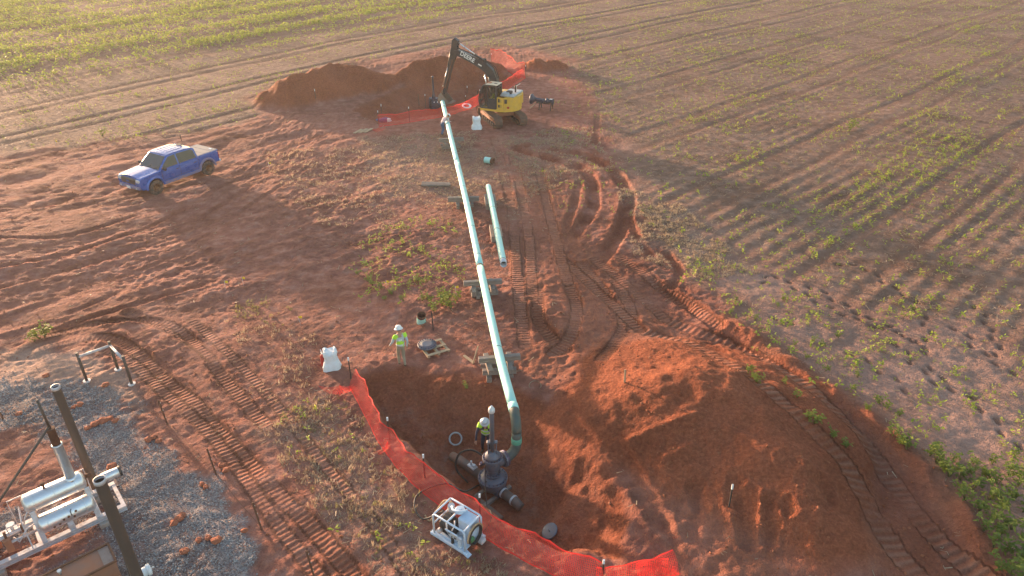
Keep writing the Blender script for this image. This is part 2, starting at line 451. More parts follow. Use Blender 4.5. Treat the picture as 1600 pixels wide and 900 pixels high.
    for pit, sd_ in ((PIT1, 31), (PIT2, 33)):
        dz, k = pit_depth(x, y, pit)
        z = z*(1-.5*sstep(0, .5, k))-dz; dug = np.maximum(dug, sstep(0.0, .12, k)); pitk = np.maximum(pitk, k)
        z += sstep(0, .2, k)*(fbm(x, y, .8, 3, .5, sd_)*.07)
    # scraped streaks down the ramp of the near pit
    k1 = pit_depth(x, y, PIT1)[1]; m1 = sstep(0.02, .3, k1)
    c, s_ = math.cos(R(-52)), math.sin(R(-52)); aa, bb_ = x*c+y*s_, -x*s_+y*c
    z += m1*(perlin(aa/3.5, bb_/.45)*.06+perlin(aa/2+5, bb_/.2)*.02)
    d, _, _ = seg_dist(x, y, np.array([(-1.75,18.33),(.55,16.06)])); tq = sstep(1.25, .35, d)
    z = z*(1-tq)+(-1.70+fbm(x, y, .7, 2, .5, 35)*.05)*tq
    # heaps
    hp = np.zeros(x.shape)
    for line, sl, sd_, wp, pl, bs in ((HEAP1,.31,41,.35,.3,.62),(HEAP1C,.34,42,.4,.3,.5),(HEAP1B,.6,43,.6,.2,None),(HEAP2,.78,45,.6,.08,None),(HEAP3,.7,47,.8,.2,None)):
        h = ridge(x, y, line, sl, wp, sd_, pl)
        hp = np.maximum(hp, h)
    hp = hp-.05*sstep(0,.4,hp)*np.abs(fbm(x, y, .9, 2, .5, 50))
    hm = sstep(0.03, .30, hp)
    z = z*(1-.6*hm)+hp+hm*(fbm(x, y, 1.9, 2, .5, 48)*.05+fbm(x, y, .40, 3, .6, 49)*.022)
    # bucket scrapes on the near heap
    for pts, dp, w in ((((1150,742),(1146,758),(1158,778)),.30,.22),(((1172,765),(1170,790),(1176,818)),.50,.26),(((1202,772),(1208,796),(1204,822)),.36,.18),(((1230,775),(1238,790)),.30,.16),(((1090,738),(1098,768)),.34,.2),(((1278,742),(1290,760),(1284,776)),.35,.28),(((1000,745),(1030,775),(1060,815)),.2,.2),(((970,690),(1008,742),(1040,790)),.22,.28)):
        P = np.array([G2(*q, .8) for q in pts]); d, _, s = seg_dist(x, y, P); d = d+fbm(x, y, .5, 2, .5, 64)*.12
        z -= dp*.26*np.exp(-(d/w)**2); z += dp*.16*np.exp(-((d-w*1.5)/(w*.4))**2)
    for p0, p1, p2, a_ in (((985,655),(1050,638),(1090,632),.10),((1040,680),(1065,672),(1085,668),.08),((1145,655),(1165,660),(1185,668),.1)):
        P = np.array([G2(*p0, 1.4), G2(*p1, 1.5), G2(*p2, 1.5)]); d, sd, _ = seg_dist(x, y, P)
        z += a_*np.exp(-(d/.16)**2)
    # footprints
    foot = np.zeros(x.shape)
    m = (x > 8) & (x < 40) & (y > 12) & (y < 42)
    if m.any():
        xx, yy = x[m], y[m]; ff = np.zeros(xx.shape)
        for fx, fy, fa in FEET:
            q = (np.abs(xx-fx) < .6) & (np.abs(yy-fy) < .6)
            if not q.any(): continue
            dx, dy = xx[q]-fx, yy[q]-fy; u = dx*math.cos(fa)+dy*math.sin(fa); v = -dx*math.sin(fa)+dy*math.cos(fa)
            ff[q] = np.maximum(ff[q], np.exp(-(u/.19)**4-(v/.10)**4))
        z[m] -= ff*.075; foot[m] = ff
    dug = np.maximum(dug, hm)
    # fresh subsoil scattered round the heaps, pits and tracks
    straw = np.zeros(x.shape)
    for p, wt in ((PX((560,215),(730,205),(790,255),(800,330),(700,320),(600,300)), .8),(PX((430,640),(500,620),(620,740),(700,880),(720,905),(560,905)), .9),(PX((980,300),(1060,330),(1180,430),(1090,430),(1000,400)), .8),(PX((780,215),(900,200),(920,260),(830,300)),.7)):
        straw = np.maximum(straw, wt*sstep(-1, 1.2, poly_sd(x, y, p)+fbm(x, y, 1.6, 3, .5, 52)*1.5))
    straw *= (1-dug)*(1-np.clip(churn*1.3, 0, 1))
    silt = sstep(-.4, .6, poly_sd(x, y, PX((-40,560),(60,535),(130,548),(215,590),(225,640),(120,605),(0,610)))+fbm(x, y, 1.3, 2, .5, 53)*.5)*(1-churn)
    z = np.where(near, z, 0.0)
    return dict(z=z, site=site, field=field, head=head, dug=np.clip(dug+churn*.75, 0, 1), core=core, gravel=gravel*(1-bare), bare=bare*gravel, straw=straw, silt=silt, tm=tm, ts=ts, foot=foot, wheel=wheel*field, pitk=pitk, hm=hm)
def gz(x, y):
    return float(terrain(np.array([x]), np.array([y]))['z'][0])
def on(px, py, dz=0.0):
    """ground point seen at a picture position"""
    z = 0.0
    for _ in range(7): g = G(px, py, z); z = .5*z+.5*gz(g.x, g.y)
    g = G(px, py, z); g.z = gz(g.x, g.y)+dz; return g

def grow(a, b, s0, rate, cap):
    out = [a]; s = s0
    while out[-1] < b: out.append(out[-1]+s); s = min(s*rate, cap)
    return out
def axis(lo, hi, step, rl, cl, el, rr, cr, er):
    core = list(np.arange(lo, hi, step))
    right = grow(core[-1]+step, er, step, rr, cr); left = [2*lo-v for v in grow(lo+step, 2*lo-el, step, rl, cl)]
    far_r = []; v = right[-1]; s = cr
    while v < 4000: s *= 1.35; v += s; far_r.append(v)
    far_l = []; v = left[-1]; s = cl
    while v > -4000: s *= 1.35; v -= s; far_l.append(v)
    return np.array(sorted(set(far_l+left+core+right+far_r)))
xs = axis(-16.5, 17.0, .075, 1.02, .42, -82, 1.012, .42, 88)
ys = axis(10.5, 33.0, .075, 1.3, 3.0, 4, 1.013, .38, 122)
X, Y = np.meshgrid(xs, ys)
T = terrain(X.ravel(), Y.ravel())
V = np.stack([X.ravel(), Y.ravel(), T['z']], 1)
nx, ny = len(xs), len(ys)
I = (np.arange(ny-1)[:,None]*nx+np.arange(nx-1)[None,:]).ravel()
F = np.stack([I, I+1, I+nx+1, I+nx], 1)
print('terrain', nx, ny, len(F))
def soil_material():
    k = N('red soil'); p = k.pos(); A = k.attr
    n1 = k.noise(.35, 4, .6, p); n2 = k.noise(1.7, 5, .62, p); n3 = k.noise(9, 4, .65, p); n4 = k.noise(34, 3, .6, p)
    top = k.ramp(n2, [(.3,(.16,.092,.068)),(.5,(.22,.130,.098)),(.7,(.29,.185,.145))])          # weathered field soil
    site = k.ramp(n2, [(.3,(.20,.075,.053)),(.5,(.285,.113,.082)),(.72,(.38,.185,.143))])        # driven-on soil
    sub = k.ramp(n3, [(.25,(.155,.046,.024)),(.5,(.245,.073,.037)),(.75,(.335,.112,.058))])         # freshly dug subsoil
    c = k.mix(A('field'), site, top)
    c = k.mix(k.math('MULTIPLY', A('head'), .75), c, k.ramp(n3, [(.3,(.26,.165,.132)),(.7,(.35,.235,.195))]))
    edge = k.math('ADD', k.math('SUBTRACT', n2, .5), 0.0)
    core = k.math('MULTIPLY', A('core'), k.ramp(k.math('ADD', k.math('MULTIPLY', n1, .5), k.math('MULTIPLY', n3, .5)), [(.3,(.25,.25,.25)),(.65,(.95,.95,.95))]))
    c = k.mix(core, c, k.mix(.35, sub, (.30,.14,.095)))
    dug = k.math('ADD', A('dug'), k.math('MULTIPLY', edge, k.math('MULTIPLY', A('dug'), .6)), True)
    c = k.mix(dug, c, sub)
    # grey clay smears in the pits
    c = k.mix(k.math('MULTIPLY', k.math('MULTIPLY', A('pitk'), k.ramp(n2, [(.38,(0,0,0)),(.6,(1,1,1))])), .55), c, (.29,.135,.10))
    clay = k.math('MULTIPLY', A('pitk'), k.ramp(k.noise(.9, 5, .7, p), [(.56,(0,0,0)),(.68,(.55,.55,.55))]))
    c = k.mix(clay, c, (.26,.19,.16))
    c = k.mix(k.math('MULTIPLY', A('silt'), .8), c, k.ramp(n3, [(.3,(.36,.22,.17)),(.7,(.47,.31,.24))]))
    # dry grey litter
    st = k.math('MULTIPLY', A('straw'), k.ramp(n4, [(.40,(0,0,0)),(.60,(1,1,1))]))
    c = k.mix(k.math('MULTIPLY', st, .7), c, k.ramp(n3, [(.3,(.20,.165,.13)),(.7,(.38,.32,.24))]))
    # stones between the soil on the pad
    vo = k.n('ShaderNodeTexVoronoi'); vo.inputs['Scale'].default_value = 26; k.l(p, vo.inputs['Vector'])
    gcol = k.ramp(k.n('ShaderNodeSeparateColor').outputs[0], [(0,(.11,.103,.105)),(1,(.34,.325,.33))])
    sep = [n for n in k.t.nodes if n.type == 'SEPARATE_COLOR'][0]; k.l(vo.outputs['Color'], sep.inputs[0])
    gm = k.math('MULTIPLY', A('gravel'), k.ramp(k.math('ADD', k.math('MULTIPLY', n2, .6), k.math('MULTIPLY', n4, .4)), [(.33,(.25,.25,.25)),(.52,(1,1,1))]))
    c = k.mix(k.math('MULTIPLY', gm, .85), c, gcol)
    bars = k.math('MULTIPLY', A('tm'), k.math('ADD', k.math('MULTIPLY', k.math('SINE', k.math('MULTIPLY', A('ts'), 2*math.pi)), .26), .30))
    c = k.mix(k.math('MULTIPLY', bars, k.ramp(n1, [(.3,(.4,.4,.4)),(.6,(1,1,1))])), c, (.34,.185,.135))
    c = k.mix(1.0, c, k.ramp(k.noise(.22, 5, .62, p), [(.34,(.74,.70,.68)),(.5,(1,1,1)),(.66,(1.16,1.18,1.20))]), 'MULTIPLY')
    c = k.mix(k.math('MULTIPLY', A('foot'), .6), c, (.15,.065,.04))
    c = k.mix(k.math('MULTIPLY', A('wheel'), .5), c, (.21,.10,.066))
    # grain of every clod
    c = k.mix(.5, c, k.ramp(n4, [(.25,(.55,.55,.55)),(.75,(1.35,1.35,1.35))]), 'MULTIPLY')
    k.col(c)
    tread = k.math('MULTIPLY', k.math('SINE', k.math('MULTIPLY', A('ts'), 2*math.pi)), k.math('MULTIPLY', A('tm'), .036))
    h = k.math('ADD', k.math('ADD', k.math('MULTIPLY', n3, .075), k.math('MULTIPLY', n4, .028)), k.math('MULTIPLY', k.noise(3.2, 3, .6, p), .10))
    h = k.math('ADD', h, k.math('MULTIPLY', vo.outputs['Distance'], k.math('MULTIPLY', A('gravel'), -.04)))
    h = k.math('ADD', h, tread)
    b = k.bump(h, 1.0, 1.0)
    return k.set(rough=.95, spec=.15, normal=b)
M_SOIL = soil_material()
ground = np_mesh('ground', V, F, M_SOIL, True); ground['kind'] = 'structure'
for key in ('field','head','dug','core','gravel','straw','silt','tm','ts','foot','wheel','pitk'):
    at = ground.data.attributes.new(key, 'FLOAT', 'POINT'); at.data.foreach_set('value', T[key].astype(np.float32))
# ------------------------------------------------------------------ materials of the things
M_TEAL = painted('teal pipe coating', (.36,.72,.67), .40, dirt=(.50,.40,.33), amount=.22, scale=1.6, spec=1.0)
M_TEALDARK = painted('dark elbow coating', (.055,.085,.08), .5, dirt=(.22,.14,.10), amount=.4, scale=4)
M_BAND = painted('green joint band', (.10,.36,.26), .45, amount=.2)
M_RUST = painted('rusty steel', (.17,.075,.045), .8, metal=.2, dirt=(.09,.05,.035), amount=.6, scale=5)
M_BLUEGREY = painted('blue grey valve paint', (.105,.12,.16), .40, metal=.1, dirt=(.24,.13,.09), amount=.4, scale=7)
M_NAVY = painted('dark navy valve paint', (.035,.05,.09), .4, metal=.1, dirt=(.17,.10,.07), amount=.3, scale=7)
M_BOLT = painted('bolt steel', (.10,.08,.13), .4, metal=.7, amount=.2, scale=20)
M_BURIED = painted('scraped buried pipe', (.16,.13,.115), .65, metal=.2, dirt=(.28,.13,.085), amount=.75, scale=5)
M_STEELW = painted('pale band', (.62,.63,.66), .4, metal=.2, amount=.2, scale=9)
M_TIMBER = None
def timber(name, a, b):
    k = N(name); p = k.obj()
    mp = k.n('ShaderNodeMapping'); k.l(p, mp.inputs[0]); mp.inputs['Scale'].default_value = (1.2, 16, 16)
    g = k.noise(2.2, 5, .65, mp.outputs[0]); w = k.noise(3, 4, .6, p)
    c = k.ramp(g, [(.3, tuple(x*.55 for x in a)), (.55, a), (.75, b)])
    k.col(k.mix(k.math('MULTIPLY', w, .55), c, (.20,.12,.085)))
    return k.set(rough=.9, spec=.2, normal=k.bump(g, .5, .02))
M_TIMBER = timber('weathered timber', (.29,.255,.235), (.42,.38,.355))
M_PINE = timber('pale new pine', (.52,.38,.25), (.66,.52,.37))
M_ALU = None
def aluminium():
    k = N('aluminium cladding'); p = k.obj()
    n = k.noise(2.2, 5, .6, p); n2 = k.noise(40, 2, .5, p)
    k.col(k.mix(k.ramp(n, [(.52,(0,0,0)),(.70,(.5,.5,.5))]), (.70,.71,.74), (.46,.40,.36)))
    return k.set(rough=k.math('ADD', k.math('MULTIPLY', n, .35), .22), metal=.85, normal=k.bump(k.math('ADD', n2, k.math('MULTIPLY', n, 4.0)), .12, .02))
M_ALU = aluminium()
M_SKID = painted('pale skid paint', (.56,.54,.57), .5, metal=.1, dirt=(.36,.20,.14), amount=.55, scale=5)
M_BROWN = painted('brown painted pipe', (.075,.055,.047), .55, dirt=(.17,.10,.07), amount=.35, scale=3)
M_TANKRUST = painted('rusting tank plate', (.31,.125,.07), .8, dirt=(.22,.15,.125), amount=.75, scale=2.2)
M_WHITE = painted('white paint', (.74,.76,.80), .45, dirt=(.42,.30,.25), amount=.25, scale=6)
M_PACK = painted('pale blue white machine paint', (.52,.63,.78), .42, dirt=(.40,.30,.26), amount=.3, scale=9)
M_BLACK = painted('black rubber', (.022,.021,.022), .6, dirt=(.16,.10,.075), amount=.35, scale=8)
M_DARK = painted('dark machine parts', (.045,.043,.045), .5, metal=.3, dirt=(.17,.11,.08), amount=.4, scale=14)
M_TAN = painted('tan hose sleeve', (.42,.29,.17), .7, amount=.3, scale=9)
M_GREENPART = painted('green machine part', (.06,.22,.09), .45, amount=.25, scale=9)
M_EXY = painted('construction yellow', (.72,.42,.045), .42, dirt=(.38,.24,.14), amount=.35, scale=4)
M_EXK = painted('charcoal boom paint', (.030,.033,.040), .38, dirt=(.20,.14,.10), amount=.25, scale=3)
M_EXG = painted('grey engine deck', (.42,.44,.46), .5, dirt=(.25,.18,.13), amount=.4, scale=5)
M_TRACK = painted('muddy track steel', (.12,.085,.07), .75, metal=.25, dirt=(.30,.14,.09), amount=.8, scale=6)
M_TRACKF = painted('muddy track frame', (.36,.15,.085), .7, dirt=(.16,.09,.06), amount=.5, scale=5)
M_CHROME = painted('chromed rod', (.75,.76,.78), .18, metal=.95, amount=.08)
M_CREAM = painted('dusty cab roof', (.60,.53,.40), .55, dirt=(.42,.30,.2), amount=.3, scale=5)
M_DECAL = painted('white lettering', (.82,.82,.80), .5, amount=.1)
M_RED = painted('red paint', (.45,.03,.025), .4, amount=.2)
M_YFLAG = painted('yellow flag', (.85,.55,.03), .6, amount=.05)
M_BLUEPAINT = painted('metallic blue truck paint', (.008,.095,.42), .24, metal=.2, dirt=(.22,.17,.16), amount=.12, scale=2.0, coat=.5)
M_FLARE = painted('mud dusted blue sill', (.10,.13,.30), .6, dirt=(.30,.17,.12), amount=.8, scale=3)
M_TRIM = painted('black plastic trim', (.025,.025,.028), .5, dirt=(.2,.13,.1), amount=.25, scale=5)
M_COVER = painted('grey bed cover vinyl', (.30,.27,.27), .6, dirt=(.42,.33,.28), amount=.4, scale=3)
M_RIM = painted('bronze wheel rim', (.16,.085,.05), .4, metal=.6, dirt=(.3,.16,.1), amount=.4, scale=10)
M_TYRE = painted('dusty tyre', (.035,.033,.032), .85, dirt=(.27,.16,.115), amount=.8, scale=9)
M_LAMP = painted('lamp lens', (.5,.5,.5), .12, amount=.1)
M_TAIL = painted('red lamp lens', (.30,.012,.015), .2, amount=.1)
def glass(name, c=(.02,.025,.03), a=.55):
    k = N(name); k.col(c); k.set(rough=.10, spec=.5)
    tr = k.n('ShaderNodeBsdfTransparent'); tr.inputs[0].default_value = (.7,.78,.78,1)
    mx = k.n('ShaderNodeMixShader'); mx.inputs[0].default_value = a
    k.l(tr.outputs[0], mx.inputs[1]); k.l(k.b.outputs[0], mx.inputs[2]); k.l(mx.outputs[0], k.out.inputs[0]); return k.m
M_GLASS = glass('tinted truck glass', (.02,.028,.036), .95)
M_CABGLASS = glass('cab glass', (.05,.06,.06), .22)
M_NET = None
def net():
    k = N('red orange safety netting'); k.col((.66,.04,.04)); k.set(rough=.55, spec=.3)
    uv = k.n('ShaderNodeAttribute', attribute_name='net_uv').outputs['Vector']
    sx = k.n('ShaderNodeSeparateXYZ'); k.l(uv, sx.inputs[0])
    def line(o, pitch, wd):
        f = k.math('FRACT', k.math('DIVIDE', o, pitch)); return k.math('LESS_THAN', f, wd)
    m = k.math('MAXIMUM', line(sx.outputs[0], .05, .21), line(sx.outputs[1], .07, .17))
    edge = k.math('MAXIMUM', k.math('LESS_THAN', sx.outputs[1], .05), k.math('GREATER_THAN', sx.outputs[1], 1.09))
    m = k.math('MAXIMUM', m, edge)
    tl = k.n('ShaderNodeBsdfTranslucent'); tl.inputs[0].default_value = (.70,.05,.045,1)
    a = k.n('ShaderNodeMixShader'); a.inputs[0].default_value = .35; k.l(k.b.outputs[0], a.inputs[1]); k.l(tl.outputs[0], a.inputs[2])
    tr = k.n('ShaderNodeBsdfTransparent'); mx = k.n('ShaderNodeMixShader')
    k.l(m, mx.inputs[0]); k.l(tr.outputs[0], mx.inputs[1]); k.l(a.outputs[0], mx.inputs[2]); k.l(mx.outputs[0], k.out.inputs[0]); return k.m
M_NET = net()
def leaf(name, a, b, c, thru=(.30,.32,.03)):
    k = N(name); p = k.pos(); n = k.noise(3.0, 3, .6, p); n2 = k.noise(.12, 2, .5, p)
    col = k.ramp(n, [(.3, a), (.5, b), (.72, c)]); k.col(col); k.set(rough=.6, spec=.25)
    tl = k.n('ShaderNodeBsdfTranslucent'); k.l(k.mix(.5, col, thru), tl.inputs[0])
    mx = k.n('ShaderNodeMixShader'); mx.inputs[0].default_value = .5
    k.l(k.b.outputs[0], mx.inputs[1]); k.l(tl.outputs[0], mx.inputs[2]); k.l(mx.outputs[0], k.out.inputs[0]); return k.m
M_CROP = leaf('crop leaves', (.20,.28,.05), (.33,.41,.07), (.50,.52,.11))
M_WEED = leaf('weed leaves', (.09,.15,.035), (.14,.20,.045), (.21,.27,.07))
M_DRYLEAF = leaf('dry stalks', (.24,.18,.135), (.38,.30,.22), (.54,.45,.34), (.50,.36,.22))
M_GRASS = leaf('short grass', (.17,.17,.065), (.26,.24,.10), (.40,.34,.18), (.36,.32,.08))
M_STEM = painted('green stem', (.14,.16,.05), .7, amount=.1)
def skin_mat(name, c, rough=.7): return painted(name, c, rough, dirt=tuple(x*.6 for x in c), amount=.3, scale=7, spec=.3)
M_SKIN = skin_mat('skin', (.46,.25,.17), .55)
M_SHIRTG = skin_mat('light grey shirt', (.46,.48,.52)); M_KHAKI = skin_mat('khaki trousers', (.33,.27,.20)); M_NAVYCL = skin_mat('navy work clothes', (.035,.042,.07))
M_JEANS = skin_mat('blue jeans', (.055,.12,.24)); M_PINK = skin_mat('pink and white shirt', (.66,.48,.50)); M_BOOT = skin_mat('brown boots', (.10,.06,.04))
M_VEST = skin_mat('lime safety vest', (.46,.78,.06)); M_SILVER = skin_mat('reflective tape', (.66,.67,.68), .4); M_HATW = painted('white hard hat', (.78,.78,.80), .3, amount=.12)
M_HATG = painted('silver hard hat', (.50,.53,.60), .28, metal=.3, amount=.15); M_HAIR = skin_mat('dark hair', (.03,.022,.018)); M_YELCL = skin_mat('yellow safety shirt', (.66,.58,.06))
M_HATB = painted('grey blue helmet shell', (.12,.14,.20), .4, amount=.2)
M_SACK = painted('white woven sack', (.74,.78,.82), .8, dirt=(.50,.40,.34), amount=.3, scale=5)
M_TARP = painted('blue tarpaulin', (.06,.08,.22), .6, amount=.25, scale=6)
M_LUMP = painted('red clay lump', (.34,.105,.055), .95, dirt=(.22,.09,.055), amount=.5, scale=9)
M_BUCKET = painted('worn bucket steel', (.24,.19,.165), .6, metal=.3, dirt=(.33,.18,.12), amount=.6, scale=5)
M_PATCH = painted('bare grey plate', (.24,.185,.17), .7, dirt=(.20,.12,.09), amount=.6, scale=6)
# ------------------------------------------------------------------ pipeline on its timber cribs
PR = .162
ctrl = [G(690,152,1.05), G(704,212,.78), G(726,303,.66), G(752,425,.76), G(779,550,.93), G(803,640,.95)]
def cr(P, n=14):
    return [Vector(p) for p in spline([tuple(v) for v in P], n)]
path = cr(ctrl, 16)
arc = [0.0]
for a, b in zip(path[:-1], path[1:]): arc.append(arc[-1]+(b-a).length)
PL = arc[-1]
def pipe_at(s):
    for i in range(len(path)-1):
        if s <= arc[i+1]: f = (s-arc[i])/(arc[i+1]-arc[i]); return path[i].lerp(path[i+1], f), (path[i+1]-path[i]).normalized()
    return path[-1], (path[-1]-path[-2]).normalized()
def s_of(v):
    return min(range(len(path)), key=lambda i: (path[i]-v).length) and arc[min(range(len(path)), key=lambda i: (path[i]-v).length)]
pl = thing('pipeline', 'long teal coated pipeline carried on timber cribs from excavator bucket to valve', 'pipeline', (0,0,0))
cuts = [0, s_of(ctrl[1])+5.2, s_of(ctrl[3])-.5, PL]
for a, b in zip(cuts[:-1], cuts[1:]):
    m = MB(); n = max(4, int((b-a)/.8)); m.tube([pipe_at(a+(b-a)*i/n)[0] for i in range(n+1)], PR, 20); m.build('pipe_section', M_TEAL, pl)
def band(s, w, r, mat, name='weld_band', label=None):
    p, d = pipe_at(s); m = MB(); m.lathe([(r-.004,-w/2),(r,-w/2+.006),(r,w/2-.006),(r-.004,w/2)], p, d, 20); m.build(name, mat, pl, label)
band(cuts[1], .30, PR+.010, M_TEAL); band(cuts[2], .09, PR+.014, M_RUST, label='rusty weld band')
for s in (2.1, 5.6, cuts[1]-1.4, cuts[1]+1.3, cuts[1]+4.1, cuts[2]-4.3, cuts[2]-2.2, cuts[2]-1.1, cuts[2]+3.5, cuts[2]+6.8):
    if 0 < s < PL: band(s, .035, PR+.006, M_STEELW if random.random() < .3 else M_TEALDARK, 'tape_ring')
m = MB(); p0, d0 = pipe_at(0); m.lathe([(PR+.006,0),(PR+.006,.30)], p0, d0, 20); m.build('pipe_end', M_WHITE, pl, 'pale uncoated pipe end')
band(2.7, .10, PR+.012, M_DARK, 'strap', 'dark strap')
# elbows down to the valve
A, d = pipe_at(PL); hd = Vector((-.83,-.56,0)).normalized(); dh = Vector((d.x, d.y, 0)).normalized()
band(PL-.10, .28, PR+.012, M_TEAL); 
def arcpts(p, t, n_, r, k=9):      # quarter turn from direction t to direction n_
    return [p+t*(r*math.sin(a))+n_*(r*(1-math.cos(a))) for a in [i*math.pi/2/k for i in range(k+1)]]
dn = Vector((0,0,-1)); e1 = arcpts(A, dh, dn, .50); B = e1[-1]; zlow = -.05
Cc = Vector((B.x, B.y, zlow)); e2 = arcpts(Cc, dn, hd, .42); D = e2[-1]
m = MB(); m.tube(e1, PR+.004, 20); m.build('elbow', M_TEALDARK, pl)
m = MB(); m.tube([B, B.lerp(Cc, .5), Cc], PR, 20); m.build('pipe_section', M_TEALDARK, pl, 'dark vertical spool')
m = MB(); m.lathe([(PR+.006,-.11),(PR+.012,-.10),(PR+.012,.10),(PR+.006,.11)], B.lerp(Cc,.72), dn, 20); m.build('weld_band', M_BAND, pl, 'green joint band')
m = MB(); m.tube(e2, PR+.004, 20); m.build('elbow', M_TEALDARK, pl)
def flange(mb, c, ax, r, t, nb, br=.022, bolts=None):
    ax = Vector(ax).normalized(); mb.lathe([(r*.98,-t/2),(r,-t/2+.008),(r,t/2-.008),(r*.98,t/2)], c, ax, 28, smooth=False)
    u = ax.orthogonal().normalized(); w = ax.cross(u); B_ = bolts or mb
    for i in range(nb):
        a = 2*math.pi*i/nb; q = Vector(c)+(u*math.cos(a)+w*math.sin(a))*(r-.045); B_.tube([q-ax*(t/2+.035), q+ax*(t/2+.035)], br, 6, smooth=False)
m = MB(); flange(m, D+hd*.03, hd, .28, .055, 16); m.build('flange', M_BOLT, pl)

# ------------------------------------------------------------------ gate valve on the buried pipe
VX = D+hd*.52; vx, vy = VX.x, VX.y; zf = D.z
vt = thing('gate_valve', 'tall blue grey gate valve with long stem bolted on the pipe in the pit', 'valve', (vx, vy, -1.4))
def L(x, y, z): return Vector((x, y, z+1.4))
bd = Vector((.71,-.70,0)).normalized()                  # run of the buried pipe
m = MB(); m.lathe([(.22,-.06),(.34,0),(.42,.10),(.455,.22),(.455,.36),(.40,.44),(.28,.50),(.19,.54)], L(0,0,-1.45), n=28)
m.tube([L(*(bd*-.42))+Vector((0,0,-1.4)), L(*(bd*.42))+Vector((0,0,-1.4))], .235, 20); m.build('tee_body', M_BLUEGREY, vt)
m = MB(); bl = MB(); flange(m, L(0,0,-1.06), (0,0,1), .49, .08, 22, .022, bl); m.build('flange', M_BLUEGREY, vt); bl.build('bolt_ring', M_BOLT, vt, kind='stuff')
m = MB(); m.lathe([(.19,-.95),(.175,-.8),(.175,-.72),(.20,-.62)], L(0,0,0), n=24); m.build('neck', M_BLUEGREY, vt)
m = MB(); bl = MB(); flange(m, L(0,0,-.86), (0,0,1), .27, .06, 14, .02, bl); m.build('flange', M_BLUEGREY, vt); bl.build('bolt_ring', M_BOLT, vt, kind='stuff')
m = MB(); m.lathe([(.20,-.68),(.235,-.62),(.24,-.32),(.22,-.24)], L(0,0,0), n=24); m.tube([L(0,0,zf)-hd*.1, L(0,0,zf)-hd*.46], .18, 20); m.build('valve_body', M_BLUEGREY, vt)
m = MB(); bl = MB(); flange(m, L(0,0,zf)-hd*.43, hd, .28, .06, 16, .02, bl); m.build('flange', M_BLUEGREY, vt); bl.build('bolt_ring', M_BOLT, vt, kind='stuff')
m = MB(); bl = MB(); flange(m, L(0,0,-.20), (0,0,1), .33, .10, 18, .022, bl); m.build('bonnet_flange', M_BLUEGREY, vt); bl.build('bolt_ring', M_BOLT, vt, kind='stuff')
m = MB(); m.lathe([(.26,-.15),(.24,-.06),(.13,.02),(.11,.10)], L(0,0,0), n=22)
for s_ in (-1, 1): m.box(L(s_*.13,0,.20), (.035,.12,.55), bev=.008)
m.box(L(0,0,.48), (.34,.14,.05), bev=.01); m.build('yoke', M_BLUEGREY, vt)
m = MB(); m.lathe([(.075,.0),(.075,1.70),(.062,1.74)], L(0,0,0), n=18); m.build('stem_tube', M_BLUEGREY, vt)
m = MB(); m.lathe([(.10,1.70),(.105,1.73),(.105,1.80),(.08,1.86),(.03,1.89),(.03,1.94)], L(0,0,0), n=18); m.build('stem_cap', M_STEELW, vt)
m = MB(); m.tube([L(-.22,-.1,-.35), L(-.36,-.16,-.35), L(-.4,-.18,-.30)], .03, 10); m.tube([L(-.36,-.16,-.38), L(-.36,-.16,-.24)], .045, 10); m.build('drain_cock', M_BOLT, vt)

bp = thing('buried_pipe', 'muddy uncovered length of buried steel pipe lying at the bottom of the pit', 'pipe', (vx, vy, -1.4), math.atan2(bd.y, bd.x))
m = MB(); m.tube([(-2.05,0,-.08),(-1.6,0,0),(-.4,0,0)], .162, 20); m.build('pipe_section', M_BURIED, bp)
m = MB(); m.tube([(.4,0,0),(1.0,0,0),(1.28,0,-.10)], .162, 20); m.build('pipe_section', M_BURIED, bp)
for s_ in (.50, .95):
    m = MB(); m.lathe([(.168,-.035),(.176,-.03),(.176,.03),(.168,.035)], (s_,0,0), (1,0,0), 20); m.build('white_band', M_STEELW, bp)
m = MB(); m.box((-1.0,0,.15), (.34,.20,.09), bev=.02); m.box((-.92,0,.22), (.12,.12,.12), bev=.02); m.tube([(-1.05,0,.2),(-1.05,0,.36)], .035, 10); m.build('service_saddle', M_STEELW, bp)
def beam_thing(label, a, b, w, h, mat=None, group='timber skids', name='timber_beam', cat='timber beam'):
    a = Vector(a); b = Vector(b); c = (a+b)/2; dd = b-a
    o = thing_mesh = None
    m = MB(); Lh = dd.length; m.box((0,0,0), (Lh, w, h), bev=.012)
    o = m.build(name, mat or M_TIMBER); o.location = c; o.rotation_euler = (0, -math.asin(dd.z/Lh), math.atan2(dd.y, dd.x)); return tag(o, label, cat, group)
def fl(x, y, dz=0): return Vector((x, y, gz(x, y)+dz))
v0 = Vector((vx, vy, 0)); nb_ = Vector((.70,.71,0))
q = v0+bd*.28; beam_thing('square timber block wedged under the valve across the buried pipe', (q-nb_*.75)+Vector((0,0,-1.66)), (q+nb_*.55)+Vector((0,0,-1.66)), .13, .12)
q = v0-bd*.22; beam_thing('shadowed timber block beneath the hose side of the valve', (q-nb_*.62)+Vector((0,0,-1.68)), (q+nb_*.4)+Vector((0,0,-1.68)), .13, .12)
q = v0-nb_*.62; o = beam_thing('muddy round timber lying beside the buried pipe in the pit', (q-bd*.2)+Vector((0,0,-1.66)), (q+bd*1.05)+Vector((0,0,-1.70)), .14, .14, M_BURIED)

